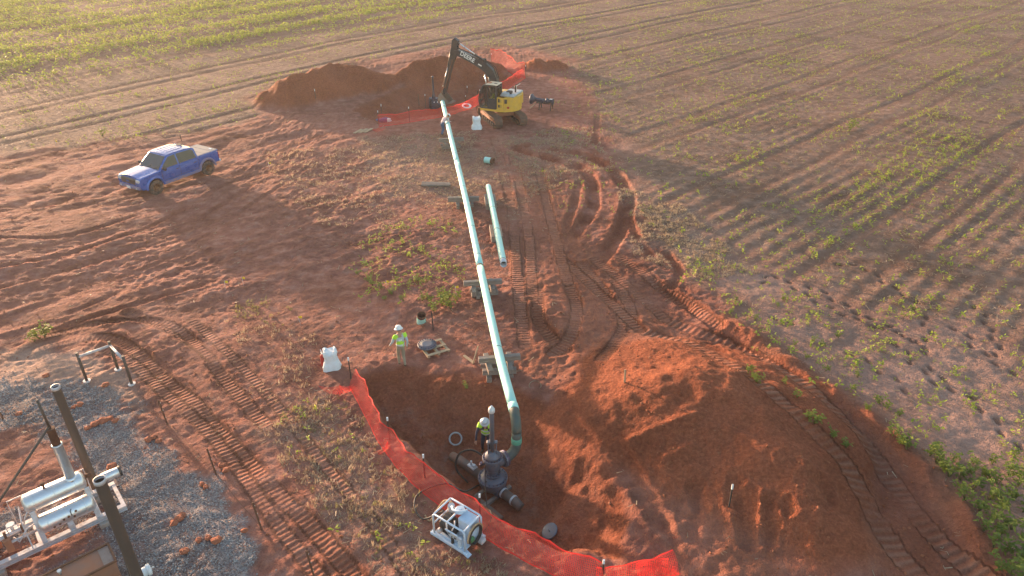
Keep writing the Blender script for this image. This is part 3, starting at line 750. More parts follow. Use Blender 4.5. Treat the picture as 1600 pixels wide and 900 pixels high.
# ------------------------------------------------------------------ cribs under the pipe
def crib(cp, name_, tiers, seed, tilt=0.0, span=.62):
    """cp: pipe centre over the crib; tiers from the bottom: ('x' across | 'p' along, count, length)"""
    rr = random.Random(seed); s = s_of(cp); p, dd = pipe_at(s); d2 = Vector((dd.x, dd.y, 0)).normalized(); n2 = Vector((-d2.y, d2.x, 0))
    base = min(gz(p.x+n2.x*k, p.y+n2.y*k) for k in (-.6, 0, .6))-.03
    top = p.z-PR; H = (top-base)/len(tiers)
    word = ['lowest tier', 'second tier', 'third tier', 'fourth tier', 'fifth tier']
    for i, (kind, cnt, ln) in enumerate(tiers):
        z = base+H*(i+.5)
        for j in range(cnt):
            off = (j-(cnt-1)/2)*(span*(1.25 if kind == 'p' else .62)) if cnt > 1 else 0.0
            ax, ot = (n2, d2) if kind == 'x' else (d2, n2)
            aa = Matrix.Rotation(rr.uniform(-.10,.10), 3, 'Z')@ax
            c = Vector((p.x, p.y, z))+ot*(off+rr.uniform(-.04,.04))+ax*rr.uniform(-.08,.08)
            side = '' if cnt == 1 else ((' on the far side', ' on the near side') if kind == 'x' else (' on the left', ' on the right'))[0 if (off < 0) else 1] if cnt == 2 else ''
            lab = f"grey timber {'across' if kind=='x' else 'along'} the pipe, {'top' if i==len(tiers)-1 else word[i]}{side} of {name_}"
            beam_thing(lab, c-aa*ln/2, c+aa*ln/2, .19, H*.98, group='crib timbers under the pipeline')
crib(ctrl[4], 'crib nearest the valve', [('p',2,1.0),('x',2,1.25),('p',2,1.15),('x',1,1.55)], 3)
crib(ctrl[3]+Vector((.10,-.55,0)), 'crib by rusty weld', [('x',2,1.2),('p',2,1.0),('x',1,1.7)], 5)
crib(ctrl[2], 'crib beside short pipe', [('p',2,1.0),('x',1,1.75)], 7)
crib(ctrl[1], 'crib beside bending worker', [('x',2,1.3),('p',2,1.0),('x',1,1.7)], 9)
g = on(740, 455); beam_thing('loose timber leaning out at left of crib by rusty weld', g+Vector((-.15,.55,.22)), g+Vector((.25,-.75,.09)), .16, .13)
g = on(681, 289, .07); beam_thing('rear one of two planks lying together left of pipeline', g+Vector((-.85,.14,0)), g+Vector((.85,.02,0)), .18, .13)
beam_thing('front one of two planks lying together left of pipeline', g+Vector((-.85,-.16,0)), g+Vector((.9,-.18,0)), .18, .13)
g = on(733, 563, .03); beam_thing('short pale board lying flat left of crib nearest the valve', g+Vector((-.22,.28,0)), g+Vector((.2,-.22,0)), .12, .05, M_PINE, None, 'board', 'board')
g = on(741, 566, .0); beam_thing('pale wooden stick propped against left of crib nearest the valve', g+Vector((-.05,-.15,.03)), g+Vector((.15,.38,.5)), .05, .05, M_PINE, None, 'wooden_stick', 'stick')

# ------------------------------------------------------------------ short joint beside the line
a = G(763,292,.50); b = G(787,413,.50); sd2 = (b-a).normalized()
sp = thing('short_pipe', 'short teal pipe length with rusty open end beside the pipeline', 'pipe', tuple(a))
Ls = (b-a).length
def Q(s, z=0): return sd2*s+Vector((0,0,z))
m = MB(); m.tube([Q(0), Q(Ls*.5), Q(Ls-.35)], PR, 20, caps=False); m.build('pipe_section', M_TEAL, sp)
m = MB(); m.lathe([(PR-.004,Ls-.35),(PR-.004,Ls),(PR-.016,Ls),(PR-.016,Ls-.6)], (0,0,0), sd2, 20, closed_top=False); m.build('pipe_end', M_STEELW, sp, 'bare open end')
m = MB(); m.lathe([(PR-.016,Ls-.55),(.0,Ls-.5)], (0,0,0), sd2, 20, closed_top=False); m.build('pipe_bore', M_RUST, sp)
m = MB(); m.lathe([(PR-.01,0),(PR-.01,-.10),(.02,-.12)], (0,0,0), sd2, 20); m.build('end_cap', M_STEELW, sp)
for s_ in (Ls*.33, Ls*.62, Ls-.37):
    m = MB(); m.lathe([(PR+.001,-.02),(PR+.006,-.015),(PR+.006,.015),(PR+.001,.02)], sd2*s_, sd2, 20); m.build('tape_ring', M_TEALDARK, sp)
pn = Vector((-sd2.y, sd2.x, 0)).normalized()
for s_, w_ in ((1.5,'far'),(5.3,'near')):
    for sg, e_ in ((1,'right'),(-1,'left')):
        c = a+sd2*s_+pn*(sg*.20); c.z = gz(c.x, c.y)+.17
        beam_thing(f'timber under the {w_} half of the short teal pipe, {e_} side', c-sd2*.75, c+sd2*.75, .2, .34, group='timbers under the short pipe')
# ------------------------------------------------------------------ excavator
EXC = Vector((-.75, 53.2, 0)); ez = gz(EXC.x, EXC.y)
EXH = R(158); ex = thing('excavator', 'yellow and black tracked excavator holding far end of the pipeline in its bucket', 'excavator', (EXC.x, EXC.y, ez), EXH)
ua = R(112)-EXH
UM = Matrix.Rotation(ua, 3, 'Z')
def track_loop(Lh, rr_, n=11):
    pts = []
    for i in range(n+1): a = -math.pi/2+math.pi*i/n; pts.append((Lh+rr_*math.cos(a), rr_+rr_*math.sin(a)))
    for i in range(n+1): a = math.pi/2+math.pi*i/n; pts.append((-Lh+rr_*math.cos(a), rr_+rr_*math.sin(a)))
    return pts
for s in (-1, 1):
    lp = track_loop(1.52, .36); yc = s*.99; m = MB()
    # belt of shoes: a closed band with a raised grouser on every shoe
    P = [Vector((a, 0, b)) for a, b in lp]; per = sum((P[i]-P[i-1]).length for i in range(len(P))); ns = 46; step = per/ns
    def at_len(t):
        t %= per
        for i in range(len(P)):
            a, b = P[i], P[(i+1) % len(P)]; L_ = (b-a).length
            if t <= L_: return a.lerp(b, t/L_ if L_ else 0), (b-a).normalized()
            t -= L_
        return P[0], Vector((1,0,0))
    for i in range(ns):
        p, t = at_len(i*step); nrm = Vector((t.z, 0, -t.x))
        Mx = Matrix((UM@t, UM@Vector((0,1,0)), UM@nrm)).transposed()
        m.box(UM@(p+Vector((0,yc,0))+nrm*.0), (step*.93, .60, .045), M=Mx); m.box(UM@(p+Vector((0,yc,0))+nrm*.04), (.03, .60, .04), M=Mx)
    tr = m.build('track', M_TRACK, ex)
    m = MB(); m.box(UM@Vector((0,yc,.40)), (2.9,.34,.30), M=UM, bev=.06); m.box(UM@Vector((0,yc+s*.19,.42)), (2.7,.06,.22), M=UM, bev=.02); m.build('track_frame', M_TRACKF, ex)
    for nm, xx in (('idler', 1.50), ('sprocket', -1.50)):
        m = MB(); m.lathe([(.30,-.12),(.33,-.10),(.33,.10),(.30,.12)], UM@Vector((xx,yc,.36)), UM@Vector((0,1,0)), 20); m.lathe([(.10,-.20),(.10,.20)], UM@Vector((xx,yc,.36)), UM@Vector((0,1,0)), 12); m.build(nm, M_TRACKF, ex)
    for i in range(6):
        m = MB(); m.lathe([(.10,-.2),(.11,.2)], UM@Vector((-1.1+i*.44,yc,.13)), UM@Vector((0,1,0)), 12); m.build('roller', M_DARK, ex)
m = MB(); m.box((0,0,.62), (1.3,1.5,.34), M=UM, bev=.08); m.lathe([(.62,.74),(.62,.98)], n=28); m.build('car_body', M_TRACKF, ex)
m = MB()
bpts = [(.0,.06),(.06,.30),(.03,.55),(-.08,.70)]
m.grid([[UM@Vector((2.18+a, -1.25+2.5*j/6, b)) for j in range(7)] for a, b in bpts]); m.grid([[UM@Vector((2.12+a, -1.25+2.5*j/6, b)) for j in range(7)] for a, b in bpts])
m.box(UM@Vector((2.15,0,.07)), (.08,2.5,.06), M=UM)
for s in (-1,1): m.beam(UM@Vector((.6,s*.5,.42)), UM@Vector((2.1,s*.5,.32)), .14, .16)
m.build('dozer_blade', M_TRACKF, ex)
# upper structure (x forward, y left)
def rounded_rear(z0, z1, rx, hw, xf, n=10, inset=0.0):
    pts = [(xf, -hw+inset)]
    for i in range(n+1):
        a = -math.pi/2*0.86+math.pi*.86*i/n; pts.append((-rx*math.cos(a)*1.0+inset, math.sin(a)/math.sin(math.pi/2*.86)*(hw-inset)))
    pts.append((xf, hw-inset)); return pts
m = MB(); m.prism(rounded_rear(0,0,1.50,1.24,1.25), o=(0,0,1.09), u=(1,0,0), v=(0,1,0), w=(0,0,1), t=.20); m.build('deck_frame', M_EXY, ex)
m = MB(); m.prism([(-.98,-1.24)]+[(-1.53*math.cos(a)*1.0, 1.24*math.sin(a)/math.sin(1.35)) for a in [-.86+.86*2*i/10 for i in range(11)]][0:0]+rounded_rear(0,0,1.53,1.24,-.62)[1:-1]+[(-.62,1.24),(-.62,-1.24)], o=(0,0,1.62), u=(1,0,0), v=(0,1,0), w=(0,0,1), t=.86)
m.build('counterweight', M_EXY, ex)
m = MB(); m.box((-.34,1.10,1.62), (.54,.24,.84), bev=.03); m.build('side_door', M_EXY, ex)
for zz in (1.82, 1.42):
    m = MB(); m.box((-.34,1.226,zz), (.30,.012,.26 if zz > 1.6 else .2), bev=.004)
    for i in range(5): m.box((-.34,1.236,zz-.09+.045*i), (.28,.012,.014))
    m.build('vent_grille', M_DARK, ex)
m = MB(); m.box((-.80,1.212,1.80), (.20,.05,.30), bev=.01); m.build('vent_grille', M_DARK, ex)
m = MB(); m.box((-.66,-.52,1.60), (1.20,1.36,.84), bev=.05); m.build('engine_bay', M_EXY, ex)
m = MB(); m.box((-.74,-.10,2.10), (1.10,1.9,.16), bev=.05); m.box((-.55,.50,2.22), (.55,.62,.18), bev=.05); m.build('engine_hood', M_EXG, ex)
m = MB(); m.box((-.72,.30,2.27), (.42,.42,.22), bev=.06); m.build('air_cleaner', M_DARK, ex)
m = MB(); m.tube([(-1.0,-.2,2.15),(-1.0,-.2,2.60),(-1.04,-.2,2.72)], .06, 12); m.build('exhaust_stack', M_DARK, ex)
m = MB(); m.tube([(-.95,-.55,2.2),(-.95,-.55,2.55),(-1.25,-.55,2.75)], .022, 8); m.build('grab_rail', M_STEELW, ex)
m = MB(); m.box((.55,-.80,1.60), (1.10,.76,.80), bev=.05); m.box((.2,-.8,2.03), (.5,.7,.06), bev=.02); m.build('tool_box', M_EXY, ex)
m = MB(); m.box((-.98,1.18,1.36), (.16,.06,.14), bev=.01); m.build('reflector_label', M_RED, ex)
# cab: a frame of posts with glass between
cx0, cx1, cy0, cy1, cz0, cz1 = -.05, 1.33, .22, 1.23, 1.20, 2.88
side = [(cx0,cz0),(cx1-.12,cz0),(cx1,cz0+.45),(cx1-.06,cz0+1.0),(cx1-.34,cz1-.10),(cx1-.50,cz1-.02),(cx0+.06,cz1-.02),(cx0,cz1-.18)]
def cabpt(i, y): return Vector((side[i][0], y, side[i][1]))
cabm = MB()
for y in (cy0, cy1):
    for i in range(len(side)):
        j = (i+1) % len(side); cabm.beam(cabpt(i,y), cabpt(j,y), .09, .09, up=(0,1,0))
    cabm.beam((.60,y,cz0), (.60,y,cz1-.03), .09, .08, up=(0,1,0))
for i in range(len(side)): cabm.beam(cabpt(i,cy0), cabpt(i,cy1), .085, .085)
cab = cabm.build('cab', M_EXK, ex)
m = MB(); m.box((cx0+.38,(cy0+cy1)/2,cz1+.015), (.92,1.02,.07), bev=.03); m.build('roof', M_CREAM, cab)
m = MB(); m.box((cx0+.72,.74,cz1+.06), (.30,.30,.05), bev=.015); m.build('beacon_mount', M_TRACKF, cab)
m = MB(); m.box((cx0+.20,.78,cz1+.058), (.22,.16,.03), bev=.01); m.build('roof_vent', M_DARK, cab)
m = MB(); m.box((.27,cy1+.012,cz0+.38), (.60,.04,.72), bev=.015); m.box((.27,cy1+.036,cz0+.60), (.10,.03,.03), bev=.005); m.build('door', M_EXK, cab)
m = MB(); m.box((.27,cy1,cz0+1.18), (.56,.012,.84)); m.build('door_window', M_CABGLASS, cab)
m = MB(); m.prism([(.64,cz0+.06),(cx1-.15,cz0+.06),(cx1-.04,cz0+.45),(cx1-.10,cz0+1.0),(cx1-.36,cz1-.14),(.64,cz1-.14)], o=(0,cy1,0), u=(1,0,0), v=(0,0,1), w=(0,1,0), t=.012); m.build('front_side_window', M_CABGLASS, cab)
m = MB(); m.prism([(cx0+.04,cz0+.2),(cx1-.10,cz0+.2),(cx1-.04,cz0+.45),(cx1-.10,cz0+1.0),(cx1-.36,cz1-.14),(cx0+.04,cz1-.14)], o=(0,cy0,0), u=(1,0,0), v=(0,0,1), w=(0,1,0), t=.012); m.build('right_window', M_CABGLASS, cab)
m = MB(); a, b = cabpt(2,0), cabpt(4,0); m.beam(Vector((a.x,.725,a.z)), Vector((b.x,.725,b.z)), .92, .012); m.build('windscreen', M_CABGLASS, cab)
m = MB(); m.box((.36,.72,1.56), (.50,.46,.14), bev=.04); m.box((.14,.72,1.95), (.12,.44,.70), bev=.05); m.box((.36,.72,1.36), (.34,.34,.28), bev=.02); m.build('seat', M_BLACK, cab)
for s in (.47, .97):
    m = MB(); m.box((.62,s,1.62), (.34,.10,.22), bev=.03); m.tube([(.70,s,1.70),(.72,s,1.86)], .016, 8); m.build('control_lever', M_BLACK, cab)
# boom
def arm(poly, y, t, name, mat, par): mm = MB(); mm.prism(poly, o=(0,y,0), u=(1,0,0), v=(0,0,1), w=(0,1,0), t=t); return mm.build(name, mat, par)
bl_ = [(.18,1.55),(.50,1.42),(.78,2.30),(1.02,3.10),(1.42,3.55),(2.4,4.05),(3.62,4.52),(3.84,4.66),(3.80,4.86),(3.5,4.90),(2.3,4.56),(1.15,4.05),(.68,3.66),(.42,3.10),(.22,2.3)]
boom = arm(bl_, -.12, .42, 'boom', M_EXK, ex)
m = MB()
for y in (-.29, .05):
    m.box((1.6,y*1.0,4.32), (.5,.06,.16)); 
m.tube([(1.25,-.12,4.10),(2.2,-.12,4.66)], .085, 12); m.build('stick_cylinder', M_EXK, boom)
m = MB(); m.tube([(2.15,-.12,4.63),(3.68,-.12,5.50)], .045, 12); m.build('cylinder_rod', M_CHROME, boom)
for y in (-.42, .18):
    m = MB(); m.tube([(.95,y,1.35),(1.12,y,2.25)], .075, 12); m.build('boom_cylinder', M_EXK, boom)
    m = MB(); m.tube([(1.12,y,2.2),(1.30,y,3.35)], .042, 12); m.build('cylinder_rod', M_CHROME, boom)
m = MB(); m.tube([(.35,.02,3.15),(.62,.02,3.85),(1.2,.02,4.25),(2.4,.02,4.72),(3.4,.02,5.02),(3.6,.02,5.25)], .035, 8); m.tube([(.30,-.2,3.05),(.58,-.2,3.85),(1.2,-.2,4.22),(2.4,-.2,4.70)], .03, 8); m.build('hydraulic_hose', M_BLACK, boom)
m = MB(); m.tube([(.42,.12,2.35),(.55,.14,2.65)], .05, 10); m.build('work_light', M_STEELW, boom)
def lettering(txt, size, M4, mat, name, parent):
    cu = bpy.data.curves.new('lettering', 'FONT'); cu.body = txt; cu.size = size; cu.extrude = .004; cu.align_x = 'CENTER'; cu.align_y = 'CENTER'; cu.resolution_u = 2
    if hasattr(cu, 'offset'): cu.offset = size*.018
    to = bpy.data.objects.new('tmp', cu); C.objects.link(to); dg = bpy.context.evaluated_depsgraph_get()
    me = bpy.data.meshes.new_from_object(to.evaluated_get(dg)); bpy.data.objects.remove(to); me.transform(M4); me.materials.clear(); me.materials.append(mat); me.name = name
    o = bpy.data.objects.new(name, me); C.objects.link(o); o.parent = parent; return o
ang = math.atan2(4.52-3.55, 3.62-1.42)
ux = Vector((-math.cos(ang),0,-math.sin(ang))); uz = Vector((-math.sin(ang),0,math.cos(ang))); un = Vector((0,1,0))
def frame4(o, u, v, w):
    M4 = Matrix.Identity(4)
    for i, a in enumerate((u, v, w)):
        for j in range(3): M4[j][i] = a[j]
    for j in range(3): M4[j][3] = o[j]
    return M4
lettering('DEERE', .44, frame4(Vector((2.72,.096,4.47)), ux, uz, un), M_DECAL, 'lettering', boom)
m = MB(); m.box((1.72,.096,3.98), (.30,.008,.09), M=Matrix.Rotation(-ang, 3, 'Y')); m.build('decal', M_DECAL, boom)
# stick
st = [(3.50,5.55),(3.78,5.74),(3.98,5.58),(4.10,4.9),(4.42,3.6),(4.95,1.72),(4.86,1.50),(4.74,1.55),(4.45,2.5),(3.98,3.9),(3.62,4.66)]
stick = arm(st, -.12, .30, 'stick', M_EXK, ex)
m = MB(); m.tube([(4.12,-.12,4.95),(4.48,-.12,3.55)], .07, 12); m.build('bucket_cylinder', M_EXK, stick)
m = MB(); m.tube([(4.46,-.12,3.6),(5.02,-.12,2.02)], .04, 12); m.build('cylinder_rod', M_CHROME, stick)
m = MB()
for y in (-.30, .06): m.beam((4.80,y,2.05), (5.06,y,1.98), .04, .09); m.beam((5.04,y,2.0), (5.12,y,1.58), .04, .08)
m.build('bucket_linkage', M_TRACKF, stick)
m = MB(); m.tube([(4.0,.05,4.2),(4.3,.06,3.2),(4.68,.06,2.0)], .03, 8); m.build('hydraulic_hose', M_RUST, stick)
# bucket curled in under the stick, its lip over the pipe end
bk = MB(); arcb = [(4.86+.52*math.cos(a)*1.0-.12, 1.22+.50*math.sin(a)) for a in [R(60-26*i) for i in range(9)]]
inn = [(p[0]*.0+4.74+(p[0]-4.74)*.90, 1.22+(p[1]-1.22)*.90) for p in arcb]
bk.prism(arcb+inn[::-1], o=(0,-.12,0), u=(1,0,0), v=(0,0,1), w=(0,1,0), t=.86)
for y in (-.54, .30): bk.prism(arcb, o=(0,y,0), u=(1,0,0), v=(0,0,1), w=(0,1,0), t=.03)
for y in (-.24, 0.0): bk.box((4.90,y,1.62), (.34,.035,.26))
bucket = bk.build('bucket', M_BUCKET, ex)
lip = Vector((arcb[-1][0], 0, arcb[-1][1]))
for i in range(4):
    m = MB(); m.beam(lip+Vector((0,-.48+.24*i,0)), lip+Vector((-.16,-.48+.24*i,-.06)), .09, .05); m.build('tooth', M_BUCKET, bucket)
for yy in (1.30,):
    m = MB(); m.tube([(1.10,1.18,1.4),(1.36,1.34,1.9),(1.36,1.34,2.25)], .016, 8); m.box((1.38,1.36,2.3), (.05,.18,.28), bev=.015); m.build('mirror', M_BLACK, ex)

# ------------------------------------------------------------------ pickup truck
fw, rw = G2(245,303), G2(326,272)
fd = Vector((fw[0]-rw[0], fw[1]-rw[1], 0)).normalized(); lf = Vector((-fd.y, fd.x, 0))
mid = (Vector((*fw,0))+Vector((*rw,0)))/2-lf*.86; tz = gz(mid.x, mid.y)+.03
tk = thing('pickup_truck', 'blue four door pickup truck with grey folding bed cover parked on tyre tracks', 'pickup truck', (mid.x, mid.y, tz), math.atan2(fd.y, fd.x))
WB = 1.84; RW = .43; FX_, RX_ = WB, -WB
def arch(cx, r=.53, n=9): return [(cx+r*math.cos(math.pi*i/n), .46+r*math.sin(math.pi*i/n)) for i in range(n+1)]
body_low = [(-2.78,.62),(-2.80,1.22)]+[(-2.55,1.30),(1.35,1.30),(1.50,1.30),(2.52,1.24),(2.74,1.17),(2.82,.92),(2.76,.62),(2.66,.50)]+[p for p in arch(FX_)]+[(FX_-.60,.44),(RX_+.62,.44)]+[p for p in arch(RX_)]+[(-2.5,.60)]
def section(poly, hw0, hw1, z0, z1, name, mat, par, taper=None, bev=.03):
    """profile extruded to both sides, narrower towards the top"""
    mm = MB(); n = len(poly)
    def hw(z): return hw0+(hw1-hw0)*min(max((z-z0)/(z1-z0),0),1)
    o = []
    for s in (-1,1):
        for x, z in poly: o.append((x, s*hw(z), z))
    o2 = len(mm.v); mm.v += o
    mm.face([i for i in range(n)]); mm.face([n+i for i in range(n)][::-1])
    for i in range(n): j = (i+1) % n; mm.face((i, n+i, n+j, j))
    return mm.build(name, mat, par)
def soften(o, w=.05, seg=3):
    b_ = o.modifiers.new('bevel', 'BEVEL'); b_.width = w; b_.segments = seg; b_.limit_method = 'ANGLE'; b_.angle_limit = R(28); b_.harden_normals = True
    for p in o.data.polygons: p.use_smooth = True
    o.data.set_sharp_from_angle(angle=R(40)); return o
body = soften(section(body_low, 1.00, .985, .5, 1.25, 'body', M_BLUEPAINT, tk), .10)
# shoulder swell and sill
m = MB()
for s in (-1,1):
    m.grid([[Vector((x, s*(.99+.028*math.sin(math.pi*k/6)), .74+.44*k/6)) for x in (-1.30,-1.0,0,.8,1.2)] for k in range(7)])
m.build('side_panel', M_BLUEPAINT, tk)
for s in (-1,1):
    m = MB(); m.box((0,s*1.01,.50), (2.45,.05,.16), bev=.02); m.build('sill', M_FLARE, tk)
    for cx in (FX_, RX_):
        m = MB(); n = 12
        P = [[Vector((cx+r*math.cos(math.pi*i/n), s*y, .46+r*math.sin(math.pi*i/n))) for i in range(n+1)] for r, y in ((.50,.98),(.51,1.045),(.58,1.05),(.64,1.0))]
        m.grid(P); m.build('fender_flare', M_FLARE if cx == RX_ else M_BLUEPAINT, tk)
# hood with a raised centre
m = MB(); P = []
for i in range(9):
    x = 1.44+i*(2.70-1.44)/8; row = []
    for j in range(11):
        y = -.93+1.86*j/10; cz = 1.30-.085*((x-1.44)/1.26)**2-.06*(abs(y)/.93)**3.2+.035*(1 if abs(y) < .5 else 0); row.append(Vector((x, y, cz+.03)))
    P.append(row)
m.grid(P); m.build('hood', M_BLUEPAINT, tk)
# cabin
zr = 1.92
cabp = [(-1.34,1.27),(-1.28,1.84),(-1.14,1.93),(-.6,1.985),(.42,1.985),(.64,1.93),(1.42,1.27)]
cabin = soften(section(cabp, .965, .79, 1.27, 1.96, 'cabin', M_BLUEPAINT, tk), .08)
m = MB(); P = []
for i, (x, z) in enumerate([(-1.26,1.87),(-1.12,1.94),(-.6,1.997),(.40,1.997),(.60,1.955)]):
    P.append([Vector((x, .765*(j/6)*1.0, z+.028*(1-(j/6)**2))) for j in range(-6,7)])
m.grid(P)
m.build('roof', M_BLUEPAINT, tk)
for y in (-.45,-.15,.15,.45):
    m = MB(); m.box((-.35,y,2.026), (1.35,.035,.02), bev=.008); m.build('roof_rib', M_BLUEPAINT, tk)
m = MB(); m.box((-1.0,-.1,2.01), (.22,.34,.05), bev=.02); m.build('roof_antenna', M_TRIM, tk)
def quad_out(name, pts, mat, par, off, t=.012):
    p = [Vector(q) for q in pts]; nn = (p[1]-p[0]).cross(p[2]-p[0]).normalized()
    c = sum(p, Vector())/len(p)
    if nn.dot(off) < 0: nn = -nn
    mm = MB(); k = len(p); mm.v += [tuple(q+nn*t) for q in p]+[tuple(q-nn*.01) for q in p]
    mm.face(range(k)); mm.face([k+i for i in range(k)][::-1])
    for i in range(k): j = (i+1) % k; mm.face((i, k+i, k+j, j))
    return mm.build(name, mat, par)
def hwz(z): return .965+(.79-.965)*(z-1.27)/.69
def sp_(x, z, s): return (x, s*hwz(z), z)
for s in (-1,1):
    quad_out('front_window', [sp_(1.24,1.33,s),sp_(1.00,1.56,s),sp_(.58,1.87,s),sp_(.12,1.90,s),sp_(.12,1.33,s)], M_GLASS, cabin, Vector((0,s,0)))
    quad_out('rear_window', [sp_(.02,1.33,s),sp_(.02,1.90,s),sp_(-.95,1.87,s),sp_(-1.12,1.76,s),sp_(-1.18,1.33,s)], M_GLASS, cabin, Vector((0,s,0)))
    for x in (1.30, .07, -1.22):
        m = MB(); m.box((x,s*1.017,.98), (.016,.012,.56)); m.build('door_gap', M_TRIM, tk)
    m = MB(); m.box((.04,s*1.012,.68), (2.5,.016,.016)); m.build('door_gap', M_TRIM, tk)
    for x in (.24,-1.0):
        m = MB(); m.box((x,s*1.028,1.10), (.20,.03,.045), bev=.01); m.build('door_handle', M_TRIM, tk)
    m = MB(); m.box((1.12,s*1.11,1.37), (.14,.24,.24), bev=.05); m.beam((1.10,s*.96,1.29),(1.12,s*1.05,1.32),.06,.05); m.build('side_mirror', M_TRIM, tk)
    m = MB(); m.box((2.68,s*.80,1.03), (.24,.34,.22), bev=.04); m.build('headlight', M_LAMP, tk)
    m = MB(); m.box((-2.76,s*.92,1.02), (.10,.13,.36), bev=.02); m.build('tail_light', M_TAIL, tk)
quad_out('windscreen', [(1.365,-.85,1.315),(1.365,.85,1.315),(.665,.72,1.905),(.665,-.72,1.905)], M_GLASS, cabin, Vector((1,0,1)))
quad_out('back_window', [(-1.335,-.78,1.36),(-1.335,.78,1.36),(-1.285,.70,1.80),(-1.285,-.70,1.80)], M_GLASS, cabin, Vector((-1,0,0)))
for y in (-.35,.30):
    m = MB(); m.beam((1.43,y,1.30),(1.23,y+.45,1.46),.02,.02); m.build('wiper', M_TRIM, tk)
m = MB(); m.box((2.73,0,.99), (.18,1.30,.36), bev=.05)
for i in range(4): m.box((2.825,0,.87+.08*i), (.02,1.2,.02))
m.build('grille', M_TRIM, tk)
m = MB(); m.box((2.84,0,1.0), (.02,.24,.10), bev=.02); m.build('grille_badge', M_BLUEPAINT, tk)
m = MB(); m.box((2.76,0,.64), (.22,1.86,.20), bev=.06); m.build('front_bumper', M_FLARE, tk)
m = MB(); m.box((2.885,0,.64), (.015,.32,.16), bev=.004); m.build('number_plate', M_WHITE, tk)
for y in (-.7,.7):
    m = MB(); m.tube([(2.86,y,.64),(2.885,y,.64)], .055, 12); m.build('fog_lamp', M_LAMP, tk)
m = MB(); m.box((-2.86,0,.62), (.16,1.84,.18), bev=.04); m.build('rear_bumper', M_STEELW, tk)
m = MB(); m.box((-2.795,0,.97), (.04,1.56,.44), bev=.015); m.build('tailgate', M_BLUEPAINT, tk)
m = MB(); m.box((-2.02,.95,1.32), (1.52,.07,.05), bev=.02); m.box((-2.02,-.95,1.32), (1.52,.07,.05), bev=.02); m.box((-2.77,0,1.32),(.07,1.9,.05), bev=.02); m.build('bed_rail', M_BLUEPAINT, tk)
for i in range(3):
    m = MB(); m.box((-1.60-.49*i,0,1.345), (.475,1.78,.035), bev=.012); m.build('bed_cover_panel', M_COVER, tk)
m = MB(); m.box((-2.62,.5,1.370), (.15,.22,.012)); m.build('cover_label', M_WHITE, tk)
m = MB(); m.box((0,0,.44), (4.6,1.2,.18)); m.build('underbody', M_TRIM, tk)
def wheel(x, s):
    w = MB(); y = s*.90
    w.lathe([(.235,-.135),(.37,-.14),(.42,-.11),(.43,-.05),(.43,.05),(.42,.11),(.37,.14),(.235,.135)], (x,y,RW), (0,1,0), 28, closed_top=False)
    for i in range(26):
        a = 2*math.pi*i/26; w.box((x+.432*math.cos(a), y, RW+.432*math.sin(a)), (.022,.24,.05), M=Matrix.Rotation(-a, 3, 'Y'))
    wo = w.build('wheel', M_TYRE, tk)
    m = MB(); m.lathe([(.24,-.10),(.245,.12),(.225,.12),(.21,.02),(.05,.02),(.05,.06)] if s > 0 else [(.24,.10),(.245,-.12),(.225,-.12),(.21,-.02),(.05,-.02),(.05,-.06)], (x,y,RW), (0,1,0), 24)
    for i in range(6):
        a = 2*math.pi*i/6; m.beam((x,y+s*.06,RW), (x+.225*math.cos(a), y+s*.10, RW+.225*math.sin(a)), .05, .03, up=(0,1,0))
    m.build('rim', M_RIM, wo); return wo
for x in (FX_, RX_):
    for s in (-1,1): wheel(x, s)
